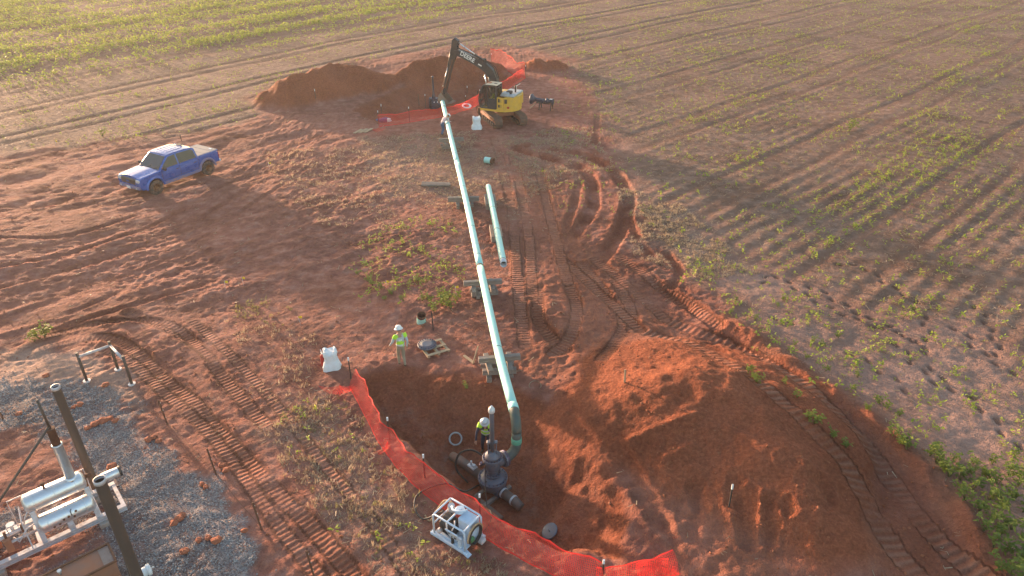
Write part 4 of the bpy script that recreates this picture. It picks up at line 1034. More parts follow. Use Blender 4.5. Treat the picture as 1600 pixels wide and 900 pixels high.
# ------------------------------------------------------------------ people
def person(label, loc, rz, J, mats, hat=None, vest=None, hat_brim=True, hair=True):
    """J: joints in metres (x ahead, y to the left, z up). One skinned surface; hat, vest and face are children."""
    root = thing('person', label, 'person', loc, rz)
    nodes, rad, edges, kind = [], [], [], []
    def add(p, r, par=None, k='torso'):
        nodes.append(Vector(p)); rad.append(r); i = len(nodes)-1
        if par is not None: edges.append((par, i)); kind.append(k)
        return i
    pel = add(J['pelvis'], .135); ab = add(J['belly'], .135, pel); ch = add(J['chest'], .155, ab)
    nk = add(J['neck'], .060, ch, 'skin'); hd = Vector(J['head']); up = (hd-Vector(J['neck'])).normalized()
    h0 = add(hd-up*.03, .082, nk, 'skin'); h1 = add(hd+up*.055, .092, h0, 'skin'); add(hd+up*.115, .06, h1, 'skin')
    for s in ('l', 'r'):
        sh = add(J['sh'+s], .070, ch, 'sleeve'); el = add(J['el'+s], .048, sh, 'sleeve'); wr = add(J['wr'+s], .031, el, 'sleeve')
        w = Vector(J['wr'+s]); fwd = (w-Vector(J['el'+s])).normalized(); side = fwd.cross(Vector((0,0,1)))
        side = side.normalized() if side.length > .1 else Vector((1,0,0)); dn_ = fwd.cross(side).normalized()
        if dn_.z > 0: dn_ = -dn_
        pm = add(w+fwd*.055, .034, wr, 'skin')
        for q, (o, ln) in enumerate(((-.030,.068),(-.010,.078),(.010,.075),(.029,.060))):
            a = add(w+fwd*.095+side*o, .010, pm, 'skin'); b = add(w+fwd*(.095+ln*.5)+side*o+dn_*.012, .009, a, 'skin'); add(w+fwd*(.095+ln*.72)+side*o+dn_*.035, .0075, b, 'skin')
        ts_ = -1 if s == 'l' else 1
        a = add(w+fwd*.055+side*(.042*ts_)+dn_*.01, .011, pm, 'skin'); add(w+fwd*.092+side*(.055*ts_)+dn_*.022, .009, a, 'skin')
        hp = add(J['hp'+s], .100, pel, 'leg'); kn = add(J['kn'+s], .066, hp, 'leg'); an = add(J['an'+s], .045, kn, 'leg')
        hl = add(Vector(J['an'+s])+Vector((0,0,-.055)), .045, an, 'boot'); add(J['to'+s], .036, hl, 'boot')
    me = bpy.data.meshes.new('body'); me.from_pydata(nodes, edges, []); o = bpy.data.objects.new('body', me); C.objects.link(o)
    sk = o.modifiers.new('skin', 'SKIN'); sk.use_smooth_shade = True
    for i, v in enumerate(me.skin_vertices[0].data): v.radius = (rad[i], rad[i]); v.use_root = (i == 0)
    ss = o.modifiers.new('sub', 'SUBSURF'); ss.levels = 2; ss.render_levels = 2
    dg = bpy.context.evaluated_depsgraph_get(); new = bpy.data.meshes.new_from_object(o.evaluated_get(dg)); bpy.data.objects.remove(o)
    new.name = 'body'; new.materials.clear(); order = ['torso','sleeve','skin','leg','boot']
    for k in order: new.materials.append(mats[k])
    segs = [(nodes[a], nodes[b], k) for (a, b), k in zip(edges, kind)]
    cen = [p.center.copy() for p in new.polygons]; mi = []; tors = []
    for c in cen:
        best = None; bd_ = 9
        for a, b, k in segs:
            ab_ = b-a; t = max(0, min(1, (c-a).dot(ab_)/max(ab_.length_squared,1e-9))); dd = (c-(a+ab_*t)).length
            if dd < bd_: bd_ = dd; best = k
        mi.append(order.index(best)); tors.append(best == 'torso')
    new.polygons.foreach_set('material_index', mi); new.polygons.foreach_set('use_smooth', [True]*len(mi))
    bo = bpy.data.objects.new('body', new); C.objects.link(bo); bo.parent = root
    fwdh = Vector(J.get('look', (1,0,0))).normalized(); fwdh = (fwdh-up*fwdh.dot(up)).normalized(); lft = up.cross(fwdh)
    if vest:
        m = MB(); a = Vector(J['pelvis']); b = Vector(J['neck']); ax = (b-a); idx = {}
        for p, tflag in zip(new.polygons, tors):
            c = p.center; t = (c-a).dot(ax)/ax.length_squared
            near_sh = min((c-Vector(J['shl'])).length, (c-Vector(J['shr'])).length)
            if not (.02 < t < .97) or (not tflag and near_sh > .12) or order[p.material_index] in ('skin','leg','boot'): continue
            f = []
            for vi in p.vertices:
                if vi not in idx: v = new.vertices[vi]; idx[vi] = len(m.v); m.v.append(tuple(v.co+v.normal*.014))
                f.append(idx[vi])
            lat = abs((c-(a+ax*t)).dot(lft))
            m.cur = 1 if (.12 < t < .22 or .46 < t < .60) else 0
            if vest == 'white back' and .42 < t < .80 and (c-(a+ax*t)).dot(fwdh) < 0: m.cur = 1
            m.face(f, True)
        m.build('safety_vest', [M_VEST, M_SILVER], root)
    # face
    fc = hd+up*.01
    for s in (-1,1):
        m = MB(); m.lathe([(.002,-.008),(.011,-.004),(.011,.004),(.002,.008)], fc+fwdh*.083+lft*(s*.032)+up*.012, fwdh, 8); m.build('eye', M_HAIR, root)
        m = MB(); m.lathe([(.008,-.012),(.026,-.006),(.026,.006),(.008,.012)], fc+lft*(s*.092)-up*.005, lft, 10); m.build('ear', mats['skin'], root)
    m = MB(); m.lathe([(.018,0),(.014,.018),(.004,.030)], fc+fwdh*.082-up*.02, fwdh, 8); m.build('nose', mats['skin'], root)
    m = MB(); m.box(fc+fwdh*.086-up*.055, (.012,.044,.010), M=Matrix((fwdh, lft, up)).transposed(), bev=.003); m.build('mouth', M_RUST, root)
    if hair:
        m = MB(); m.lathe([(.100,-.03),(.104,.02),(.098,.06)], fc-fwdh*.012+up*.02, up, 14); m.build('hair', M_HAIR, root)
    if hat is not None:
        m = MB(); hb = fc+up*.055
        m.lathe([(.122,0),(.124,.03),(.115,.075),(.085,.115),(.04,.135),(.004,.138)], hb, up, 18)
        ring = [(.118,-.004),(.165 if hat_brim else .13,-.012),(.165 if hat_brim else .13,-.002),(.118,.008)]
        m.lathe(ring, hb, up, 18, closed_top=False)
        m.beam(hb-fwdh*.10+up*.095, hb+fwdh*.10+up*.095, .03, .05); ho = m.build('hard_hat', hat, root)
    return root
stand = dict(pelvis=(0,0,.94), belly=(.01,0,1.10), chest=(.03,0,1.30), neck=(.04,0,1.47), head=(.07,0,1.60),
    shl=(.03,.185,1.39), ell=(-.06,.25,1.13), wrl=(.08,.24,.92), shr=(.03,-.185,1.39), elr=(.02,-.26,1.13), wrr=(.17,-.22,.97),
    hpl=(0,.085,.88), knl=(.07,.09,.48), anl=(-.04,.09,.12), tol=(.13,.10,.045), hpr=(0,-.085,.88), knr=(.05,-.09,.48), anr=(-.12,-.085,.15), tor=(.04,-.09,.05))
def pose(**k): d = dict(stand); d.update(k); return d
g = on(629, 572)
person('person walking away beside the pit in lime vest, grey shirt, khaki trousers and white helmet', g, R(112),
    pose(ell=(.02,.30,1.15), wrl=(.16,.36,.96), elr=(-.10,-.25,1.15), wrr=(-.06,-.22,.92), knl=(.13,.09,.50), anl=(.10,.09,.11), tol=(.26,.10,.045), knr=(.02,-.08,.48), anr=(-.12,-.085,.13), look=(.9,.45,-.15)),
    dict(torso=M_SHIRTG, sleeve=M_SHIRTG, skin=M_SKIN, leg=M_KHAKI, boot=M_BOOT), M_HATW, 'lime')
px_, py_ = vx-.27, vy+1.50; pz = gz(px_, py_)
person('person in navy work clothes and silver hard hat bending over the hose beside gate valve', (px_, py_, pz), R(-95),
    pose(pelvis=(-.10,0,.90), belly=(-.03,0,1.08), chest=(.04,0,1.27), neck=(.10,0,1.44), head=(.17,0,1.56), shl=(.05,.185,1.36), shr=(.05,-.185,1.36),
         ell=(.22,.27,1.08), wrl=(.40,.17,.96), elr=(.16,-.30,1.06), wrr=(.30,-.30,.86), hpl=(-.09,.085,.85), hpr=(-.09,-.085,.85), knl=(.06,.11,.47), knr=(.02,-.12,.47), anl=(-.05,.12,.12), anr=(-.14,-.14,.12), tol=(.12,.14,.045), tor=(.03,-.18,.045), look=(.8,0,-.6)),
    dict(torso=M_NAVYCL, sleeve=M_NAVYCL, skin=M_SKIN, leg=M_NAVYCL, boot=M_BOOT), M_HATG, 'white back')
g = on(692, 212)
person('person in pink and white shirt and blue jeans leaning over far end of the pipeline', g, R(40),
    pose(pelvis=(0,0,.93), belly=(.10,0,1.06), chest=(.26,0,1.18), neck=(.40,0,1.26), head=(.52,0,1.32), shl=(.29,.185,1.22), shr=(.29,-.185,1.22), ell=(.42,.26,1.02), wrl=(.58,.20,.98), elr=(.40,-.26,1.02), wrr=(.56,-.22,.98),
         hpl=(-.0,.085,.87), hpr=(0,-.085,.87), look=(.85,0,-.5)),
    dict(torso=M_PINK, sleeve=M_PINK, skin=M_SKIN, leg=M_JEANS, boot=M_BOOT), M_HATW, None)
# operator: rides in the cab, so placed with the excavator's own turn
ca = Matrix.Rotation(EXH, 3, 'Z')@Vector((.27,.72,0))
person('person in yellow shirt and blue jeans sitting at the controls in the excavator cab', (EXC.x+ca.x, EXC.y+ca.y, ez+1.03), EXH,
    pose(pelvis=(.0,0,.68), belly=(.02,0,.82), chest=(.03,0,1.02), neck=(.05,0,1.18), head=(.08,0,1.30), shl=(.04,.185,1.12), shr=(.04,-.185,1.12), ell=(.10,.25,.88), wrl=(.33,.24,.82), elr=(.10,-.25,.88), wrr=(.33,-.24,.82),
         hpl=(.05,.09,.64), hpr=(.05,-.09,.64), knl=(.50,.13,.66), knr=(.50,-.13,.66), anl=(.60,.13,.26), anr=(.60,-.13,.26), tol=(.76,.14,.20), tor=(.76,-.14,.20), look=(1,0,-.2)),
    dict(torso=M_YELCL, sleeve=M_YELCL, skin=M_SKIN, leg=M_JEANS, boot=M_BOOT), None, None)
# ------------------------------------------------------------------ process equipment on the gravel pad
O = Vector((-11.2, 14.6, 0)); HA = math.atan2(.656, .755); HM = Matrix.Rotation(HA, 3, 'Z')
def loc2w(x, y, z=0): return O+HM@Vector((x, y, z))
def w2loc(v): return HM.transposed()@(Vector(v)-O)
ht = thing('process_heater', 'silver clad heater of two stacked cylinders on a long pale skid', 'heater', O, HA)
for y in (0.0, 1.12):
    m = MB()
    if y == 0: m.box((-2.6,y,.335), (5.3,.15,.03)); m.box((-2.6,y,.20), (5.3,.15,.03)); m.box((-2.6,y,.267), (5.3,.03,.105))
    else: m.box((-2.6,y,.335), (5.3,.15,.03)); m.box((-2.6,y,.20), (5.3,.15,.03)); m.box((-2.6,y,.267), (5.3,.03,.105))
    m.build('skid_rail', M_SKID, ht)
for x in (.0, -.62, -2.1, -3.9):
    m = MB(); m.beam((x,.08,.28), (x,1.04,.28), .10, .12); m.build('cross_member', M_SKID, ht)
for x, y in ((-.55,0),(-.55,1.12),(-3.2,0),(-3.2,1.12)):
    m = MB(); m.box((x,y,.08), (.36,.42,.22), bev=.02); m.build('concrete_pier', painted('concrete pier', (.36,.31,.28), .9, amount=.4) if 'concrete pier' not in bpy.data.materials else bpy.data.materials['concrete pier'], ht)
def tank(x0, x1, y, z, r, nm):
    m = MB(); m.lathe([(r*.55,x0-.09),(r*.85,x0-.05),(r,x0),(r,x1),(r*.85,x1+.05),(r*.55,x1+.09)], (0,y,z), (1,0,0), 32); t = m.build(nm, M_ALU, ht)
    n_ = 3
    for i in range(n_):
        xx = x0+(x1-x0)*(.12+.38*i); b = MB(); b.lathe([(r+.001,xx-.014),(r+.006,xx-.01),(r+.006,xx+.01),(r+.001,xx+.014)], (0,y,z), (1,0,0), 32); b.build('cladding_band', M_ALU, t)
    return t
t1 = tank(-1.92, -.70, .24, .76, .26, 'lower_tank'); t2 = tank(-2.05, -.70, .60, 1.33, .27, 'upper_tank')
for x in (-2.0, -.66):
    m = MB(); m.beam((x,.0,.35), (x,.30,1.25), .12, .05); m.beam((x,1.12,.35),(x,.85,1.3), .12, .05); m.box((x,.55,1.08), (.035,.62,.16)); m.build('end_frame', M_SKID, ht)
m = MB(); m.box((-1.32,.05,.44), (.16,.14,.18), bev=.02); m.beam((-1.32,.06,.5),(-1.32,.20,.74),.14,.12); m.build('saddle', M_SKID, ht)
for x, z in ((-1.68,.70),(-1.54,.71),(-1.42,.80),(-1.30,.82),(-1.17,.76),(-1.10,.88)):
    yy = .24-math.sqrt(max(.0, .26**2-(z-.76)**2)); m = MB(); m.lathe([(.034,-.012),(.030,.012)], (x,yy-.006,z), (0,-1,.2), 10); m.build('gauge_port', M_RUST, t1)
m = MB(); m.tube([(-1.22,-.01,.80),(-1.22,-.02,.98),(-1.18,.0,1.02)], .012, 6); m.build('sensor_wire', M_BLACK, t1)
m = MB(); m.lathe([(.125,0),(.125,1.20),(.14,1.21),(.14,1.25),(.12,1.26)], (-.90,.60,1.54), n=24); m.lathe([(.20,-.04),(.13,.08)], (-.90,.60,1.54), n=24); m.build('flue', M_ALU, ht)
m = MB(); m.lathe([(.105,2.78),(.10,3.30),(.115,3.31),(.115,3.35)], (-.90,.60,0), n=20); m.build('flue_tip', M_RUST, ht)
m = MB(); m.tube([(-.90,.60,3.3),(-.92,.60,4.32)], .032, 8); m.build('vent_rod', M_BROWN, ht)
m = MB(); bq = w2loc(G(-60,872,.2)); m.tube([(-.92,.56,3.42), tuple(bq)], .036, 8); m.build('brace', M_BROWN, ht)
m = MB(); m.tube([(-1.55,.6,1.58),(-1.55,.6,1.70)], .035, 10); m.tube([(-1.55,.6,1.70),(-1.55,.6,1.80)], .05, 10); m.build('relief_valve', M_RUST, ht)
m = MB(); m.tube([(-2.45,1.15,.35),(-2.45,1.15,1.25),(-.55,1.15,1.25),(-.55,1.15,.35)], .018, 8, smooth=False); m.build('handrail', M_SKID, ht)
m = MB(); m.box((-.62,.98,.98), (.10,.34,.42), bev=.02); m.tube([(-.60,.98,1.1),(-.42,.98,1.1)], .06, 12); m.build('burner_box', M_RUST, ht)
m = MB(); m.lathe([(.10,0),(.145,.04),(.145,.52),(.10,.56)], (-.25,1.05,.72), (1,0,0), 20); b2 = m.build('burner_can', M_ALU, ht)
m = MB(); m.lathe([(.15,.50),(.16,.53),(.16,.57)], (-.25,1.05,.72), (1,0,0), 20); m.build('end_ring', M_DARK, b2)
# manifold at the left end
m = MB(); m.tube([(-2.05,.5,.72),(-2.5,.5,.72),(-3.3,.5,.66),(-4.4,.5,.66)], .065, 14); m.tube([(-2.05,.30,.60),(-2.8,.28,.60)], .04, 10); m.build('main_line', M_SKID, ht)
for x, y, z in ((-2.35,.5,.72),(-2.75,.5,.71),(-3.1,.5,.68),(-3.55,.5,.66)):
    m = MB(); m.lathe([(.12,-.03),(.12,.03)], (x,y,z), (1,0,0), 14); m.build('flange', M_RUST, ht)
for x in (-2.55,-2.95,-3.35):
    m = MB(); m.tube([(x,.5,.70),(x,.5,.98)], .04, 10); m.lathe([(.10,-.012),(.11,.0),(.10,.012)], (x,.5,1.0), (0,0,1), 14); m.tube([(x-.1,.36,.8),(x-.1,.36,1.05),(x+.12,.36,1.05)], .014, 6); m.build('control_valve', M_TRACKF if x == -2.95 else M_SKID, ht)
for x in (-2.3,-3.2,-3.9):
    m = MB(); m.tube([(x,.02,.35),(x,.28,1.08),(x+.05,.9,1.12),(x,1.1,.36)], .017, 8, smooth=False); m.build('guard_loop', M_SKID, ht)
m = MB(); m.tube([(-2.05,.22,.9),(-2.25,.10,.95),(-2.5,.12,.62),(-2.6,.4,.62)], .018, 8); m.tube([(-2.1,.30,1.3),(-2.2,.36,1.1),(-2.3,.45,.8)], .016, 8); m.build('instrument_tubing', M_SKID, ht)
m = MB(); m.beam((-2.75,.30,.30),(-2.75,.30,.72),.16,.12); m.box((-3.05,.72,.45), (.28,.34,.30), bev=.03); m.build('regulator', M_TRACKF, ht)
m = MB(); m.lathe([(.11,0),(.16,.06),(.16,.16),(.05,.28)], (-4.1,.5,.66), (-1,0,0), 16); m.build('end_cone', M_ALU, ht)
def chimney(name, label, x, y, z1, r):
    t = thing(name, label, 'chimney', (x, y, 0)); m = MB(); z0 = gz(x, y)-.05
    m.tube([(0,0,z0),(0,0,z1*.5),(0,0,z1-.09)], r, 24, caps=False); m.lathe([(r-.012,z1-.09),(r-.014,z1-.6),(r*.5,z1-.75),(.001,z1-.75)], n=24, closed_top=False); m.build('stack_pipe', M_BROWN, t)
    m = MB(); m.lathe([(r-.012,z1-.10),(r+.004,z1-.10),(r+.004,z1),(r-.012,z1)], n=24, closed_top=False); m.build('pale_rim', M_SKID, t)
    m = MB(); m.lathe([(r+.10,z0+.10),(r+.10,z0+.14)], n=20); m.build('base_flange', M_RUST, t); return t
s1 = chimney('chimney_pipe', 'tall brown chimney pipe with pale rim behind the silver heater', -12.52, 15.5, 3.95, .112)
s2 = chimney('chimney_pipe', 'brown chimney pipe in front of the silver heater, beside rusty tank', -9.07, 11.40, 4.57, .125)
m = MB(); m.tube([(-.55,.55,2.2),(-.28,.10,1.0),(-.2,.05,.2)], .016, 8); m.box((-.16,.03,1.05), (.26,.05,.05)); m.build('bracket_rod', M_BROWN, s2)
rt = thing('rusty_tank', 'low rusty rectangular steel tank at bottom left edge', 'tank', (-10.55, 12.70, 0), HA)
m = MB(); m.box((-1.6,-.36,.48), (3.2,.72,.94), bev=.02); m.build('shell', M_TANKRUST, rt)
m = MB()
for y in (-.72, 0): m.box((-1.6,y,.965), (3.26,.05,.05))
m.box((.01,-.36,.965), (.05,.66,.05)); m.build('top_rim', M_RUST, rt)
m = MB(); m.box((-.14,-.36,.955), (.24,.62,.012)); m.build('patch_plate', M_PATCH, rt, 'bare grey plate')
for x, y in ((-1.15,-.20),(-1.42,-.36)):
    m = MB(); m.lathe([(.03,.95),(.03,1.02),(.05,1.03),(.05,1.07)], (x,y,0), n=10); m.build('filler_cap', M_STEELW, rt)
gx = G(224, 893, .75)
wd = thing('white_pump', 'small white pump housing at the bottom frame edge', 'pump', (gx.x, gx.y, 0), HA)
m = MB(); m.lathe([(.10,-.28),(.125,-.24),(.125,.16),(.09,.18)], (0,0,.72), (1,0,0), 18); m.build('housing', M_WHITE, wd)
m = MB(); m.lathe([(.15,.08),(.155,.10),(.155,.15),(.14,.17)], (0,0,.72), (1,0,0), 18); m.build('end_flange', M_WHITE, wd)
m = MB(); m.box((-.06,0,.32), (.16,.14,.66), bev=.02); m.build('pedestal', M_SKID, wd)
m = MB(); m.tube([(.18,0,.72),(.26,0,.72)], .02, 8); m.build('shaft', M_STEELW, wd)
# pipe railing
rl = thing('pipe_railing', 'brown L shaped pipe railing on three posts behind the gravel pad', 'railing', (-14.8, 21.4, 0))
rp = [Vector((-15.5,20.72,0)), Vector((-14.75,21.5,0)), Vector((-13.87,20.68,0))]
for p in rp:
    q = p-Vector((-14.8,21.4,0)); z0 = gz(p.x, p.y); m = MB(); m.tube([(q.x,q.y,z0-.05),(q.x,q.y,z0+1.28)], .05, 12); m.build('post', M_BROWN, rl)
    m = MB(); m.lathe([(.13,0),(.13,.06)], (q.x,q.y,z0), n=14); m.build('post_base', M_SKID, rl)
for a, b in ((0,1),(1,2)):
    m = MB(); p, q = rp[a]-Vector((-14.8,21.4,0)), rp[b]-Vector((-14.8,21.4,0)); m.tube([(p.x,p.y,gz(rp[a].x,rp[a].y)+1.1),(q.x,q.y,gz(rp[b].x,rp[b].y)+1.1)], .05, 12); m.build('rail', M_SKID, rl)

# ------------------------------------------------------------------ hydraulic power pack
hz0 = gz(-1.5, 13.8)
hp = thing('power_pack', 'pale blue framed hydraulic power pack on grass outside red netting', 'generator', (-1.52, 13.82, hz0), math.atan2(-.59,.81))
X0, X1, Y0, Y1, ZT = -.56, .56, -.36, .36, .86
m = MB()
for y in (Y0, Y1): m.tube([(X0,y,.10),(X0,y,ZT-.06),(X0+.06,y,ZT),(X1-.06,y,ZT),(X1,y,ZT-.06),(X1,y,.10)], .028, 10)
for x in (X0+.03, -.05, X1-.03): m.tube([(x,Y0,ZT),(x,Y1,ZT)], .025, 10)
m.tube([(X0,Y0,.48),(X0,Y1,.48)], .022, 8); m.build('tube_frame', M_PACK, hp)
for y in (Y0, Y1):
    m = MB(); m.box((.0,y,.07), (1.34,.12,.09), bev=.01); m.build('skid', M_PACK, hp)
m = MB(); m.box((0,0,.13), (1.1,.62,.04)); m.build('floor_plate', M_PACK, hp)
m = MB(); m.box((-.22,-.05,.36), (.50,.42,.40), bev=.05); m.box((-.28,-.02,.60), (.30,.24,.14), bev=.03)
for i in range(5): m.box((-.22,-.27,.24+.06*i), (.42,.03,.02))
m.build('engine', M_DARK, hp)
m = MB(); m.lathe([(.07,0),(.075,.12),(.02,.15)], (-.38,-.26,.28), (0,-1,0), 14); m.build('oil_filter', M_SKID, hp)
m = MB(); m.lathe([(.10,-.0),(.10,.34),(.08,.36)], (-.36,.18,.50), n=18); m.build('filter_canister', M_SKID, hp)
m = MB(); m.box((.30,.14,.50), (.46,.40,.66), bev=.03); hyt = m.build('oil_tank', M_PACK, hp)
m = MB(); m.lathe([(.13,0),(.14,.02),(.14,.07),(.12,.09)], (-.02,.16,ZT-.02), n=22); m.lathe([(.05,.09),(.05,.12)], (-.02,.16,ZT-.02), n=12); m.build('round_lid', M_PACK, hp)
m = MB(); m.tube([(-.30,.14,ZT+.0),(-.16,.02,ZT+.06),(.02,.03,ZT+.10),(.14,.12,ZT+.10),(.16,.26,ZT+.06)], .03, 10); m.build('exhaust_pipe', M_PACK, hp)
m = MB(); m.tube([(-.12,-.30,.44),(-.10,-.33,.62),(-.16,-.26,.74)], .022, 8); m.tube([(.04,-.28,.5),(.10,-.22,.70),(.04,-.14,.78)], .02, 8); m.build('breather_pipe', M_STEELW, hp)
pn_ = MB(); Mp = Matrix.Rotation(R(22), 3, 'X'); pn_.box((.20,-.40,.52), (.42,.04,.52), M=Mp, bev=.012); panel = pn_.build('control_panel', M_PACK, hp)
for dx, dz, rr_, mt in ((-.10,.14,.035,M_DARK),(.06,-.04,.04,M_BLACK),(-.06,-.06,.022,M_DARK),(.12,-.17,.03,M_BLACK)):
    m = MB(); c = Vector((.20,-.40,.52))+Mp@Vector((dx,-.022,dz)); m.lathe([(rr_,0),(rr_*.9,.018)], c, Mp@Vector((0,-1,0)), 14); m.build('gauge', mt, panel)
m = MB(); c = Vector((.20,-.40,.52))+Mp@Vector((.10,-.022,.15)); m.box(c, (.16,.006,.07), M=Mp); m.build('info_plate', M_CREAM, panel)
m = MB(); m.box((.36,-.33,.30), (.12,.10,.36), bev=.02); m.build('battery_box', M_PACK, hp)
m = MB(); m.box((.10,-.34,.22), (.08,.08,.22), bev=.02); m.build('switch_box', M_BLACK, hp)
for i in range(3):
    m = MB(); m.tube([(X1+.02+.03*i, .02+.26*math.cos(a), .46+.30*math.sin(a)) for a in [2*math.pi*k/24 for k in range(24)]], .022, 8, closed=True); m.build('hose_coil', (M_BLACK, M_DARK, M_BLACK)[i], hp)
m = MB(); m.tube([(X1+.07, .0+.31*math.cos(a), .50+.34*math.sin(a)) for a in [R(-10+200*k/14) for k in range(15)]], .026, 8); m.build('hose_guard', M_TAN, hp)
m = MB(); m.box((X1+.02,-.08,.34), (.10,.16,.14), bev=.02); m.build('pump_block', M_GREENPART, hp)
m = MB(); m.box((X1+.14,.20,.12), (.16,.2,.12), bev=.02); m.build('coupling_block', M_SKID, hp)
m = MB(); m.beam((X1-.02,-.36,.10),(X1+.16,-.36,.02),.16,.03); m.build('tow_foot', M_PACK, hp)
# hoses from the pack to the valve
def hose(label, pts, r, mat, z0=.03, lift=None):
    P = []
    for i, q in enumerate(pts):
        v = on(q[0], q[1], r+.01) if len(q) == 2 else Vector(q); P.append(v)
    P = [Vector(p) for p in spline([tuple(v) for v in P], 7)]
    for p in P:
        p.z = max(p.z, gz(p.x, p.y)+r*.8)
    m = MB(); m.tube(P, r, 8); return tag(m.build('hose', mat), label, 'hose')
pk = lambda x, y, z: tuple(Vector((-1.52,13.82,hz0))+Matrix.Rotation(math.atan2(-.59,.81), 3, 'Z')@Vector((x, y, z)))
hose('thick dark hose looping left from power pack then over netting into the pit', [pk(-.5,.0,.7), pk(-.75,.1,.35), (661,812), (648,795), (652,775), (675,762), (700,757), (724,768), (745,760), (vx-.20,vy-.30,-.95)], .026, M_DARK)
hose('tan hose running along left side of power pack', [pk(-.4,.3,.8), pk(-.7,.28,.72), pk(-.85,.1,.4), (672,815), (664,806)], .024, M_TAN)
hose('black hose arching beside the bending worker onto buried pipe', [(731,755), (vx-1.25,vy+.55,-1.2), (vx-1.15,vy+.75,-.75), (vx-.75,vy+.75,-.55), (vx-.35,vy+.55,-.62), (vx-.15,vy+.28,-.75)], .035, M_BLACK)
hose('thin black line hanging from the valve down toward netting', [(vx-.22,vy-.1,-.4), (vx-.24,vy-.30,-1.0), (762,790), (768,806), (765,818), (755,832)], .014, M_BLACK)
# ------------------------------------------------------------------ safety netting
def net_sheet(name, parent, base, H, lean, seed, sag=.18, wr=.05, n_v=9, step=.16, hfun=None):
    """base: world (x,y) polyline; the sheet rises from it and leans"""
    P = spline(np.array(base), 8); L = [0.0]
    for a, b in zip(P[:-1], P[1:]): L.append(L[-1]+float(np.hypot(*(b-a))))
    n = max(4, int(L[-1]/step)); S = np.linspace(0, L[-1], n); X_ = np.interp(S, L, P[:,0]); Y_ = np.interp(S, L, P[:,1])
    tx = np.gradient(X_); ty = np.gradient(Y_); tl = np.hypot(tx, ty); nx_, ny_ = -ty/tl, tx/tl
    vv, uvs, ff = [], [], []
    top = np.array([hfun(s) if hfun else 1.0 for s in S])*H*(1-sag*(.5+.5*perlin(S/1.9+seed, S*0+.3)))
    for j in range(n_v):
        v = j/(n_v-1); w = perlin(S/.55+seed, v*1.6+S*0+seed)*wr*(.3+v)+perlin(S/1.5+seed+9, S*0+v*.7)*wr*1.6*v
        xx = X_+nx_*(lean*v+w); yy = Y_+ny_*(lean*v+w); zz = terrain(xx, yy)['z']*(1-v)+terrain(X_, Y_)['z']*v+top*v*(1+.06*perlin(S/.4+seed, S*0+v))+.02
        for i in range(n): vv.append((xx[i], yy[i], zz[i])); uvs.append((S[i], v*1.15, 0))
    for j in range(n_v-1):
        for i in range(n-1): ff.append((j*n+i, j*n+i+1, (j+1)*n+i+1, (j+1)*n+i))
    return net_obj(name, parent, vv, uvs, ff), (S, X_, Y_, nx_, ny_, top)
def net_obj(name, parent, vv, uvs, ff):
    o = np_mesh(name, np.array(vv), np.array(ff), M_NET, True)
    at = o.data.attributes.new('net_uv', 'FLOAT_VECTOR', 'POINT'); at.data.foreach_set('vector', np.array(uvs, dtype=np.float32).ravel())
    o.parent = parent; return o
def net_drape(name, parent, c, ring, peak, seed):
    """crumpled heap of netting: a tent from ground ring up to a peak line"""
    vv, uvs, ff = [], [], []; m = len(ring); k = 8
    for j in range(k):
        t = j/(k-1)
        for i in range(m):
            a = Vector((*ring[i], gz(*ring[i])+.02)); pk_ = peak[i] if isinstance(peak, list) else peak
            p = a.lerp(Vector(pk_), t); q = float(perlin(np.array([i*.8+seed]), np.array([t*3.0]))[0])
            p += Vector((q*.07, -q*.05, q*.08*(1-abs(2*t-1))-.10*math.sin(math.pi*t))); p.z = max(p.z, gz(p.x, p.y)+.02); vv.append(tuple(p)); uvs.append((i*.12, t*1.0+.07, 0))
    for j in range(k-1):
        for i in range(m-1): ff.append((j*m+i, j*m+i+1, (j+1)*m+i+1, (j+1)*m+i))
    return net_obj(name, parent, vv, uvs, ff)
def tpost(parent, x, y, h, tip=True, name='post'):
    z = gz(x, y); m = MB(); m.box((x,y,z+h/2-.05), (.045,.012,h+.1)); m.box((x,y+.015,z+h/2-.05), (.012,.04,h+.1)); p = m.build(name, M_DARK, parent)
    if tip:
        t = MB(); t.box((x,y,z+h-.06), (.052,.05,.13)); t.build('white_tip', M_WHITE, p)
    return p
nf = thing('safety_netting', 'long red orange netting fence sagging along the near edge of the pit', 'safety fence', (0,0,0))
nb0 = [G2(545,604), G2(570,650), G2(592,693), G2(618,728), G2(648,762), G2(700,800), G2(760,842), G2(812,872), G2(868,900), G2(932,922)]
_, (S, X_, Y_, nx_, ny_, tp) = net_sheet('net_panel', nf, nb0, .92, .30, 2.0, sag=.3, wr=.08)
for px_, py_ in ((541,592),(601,690),(656,752),(742,812),(932,915)):
    x, y = G2(px_, py_); tpost(nf, x+.15, y+.1, .95)
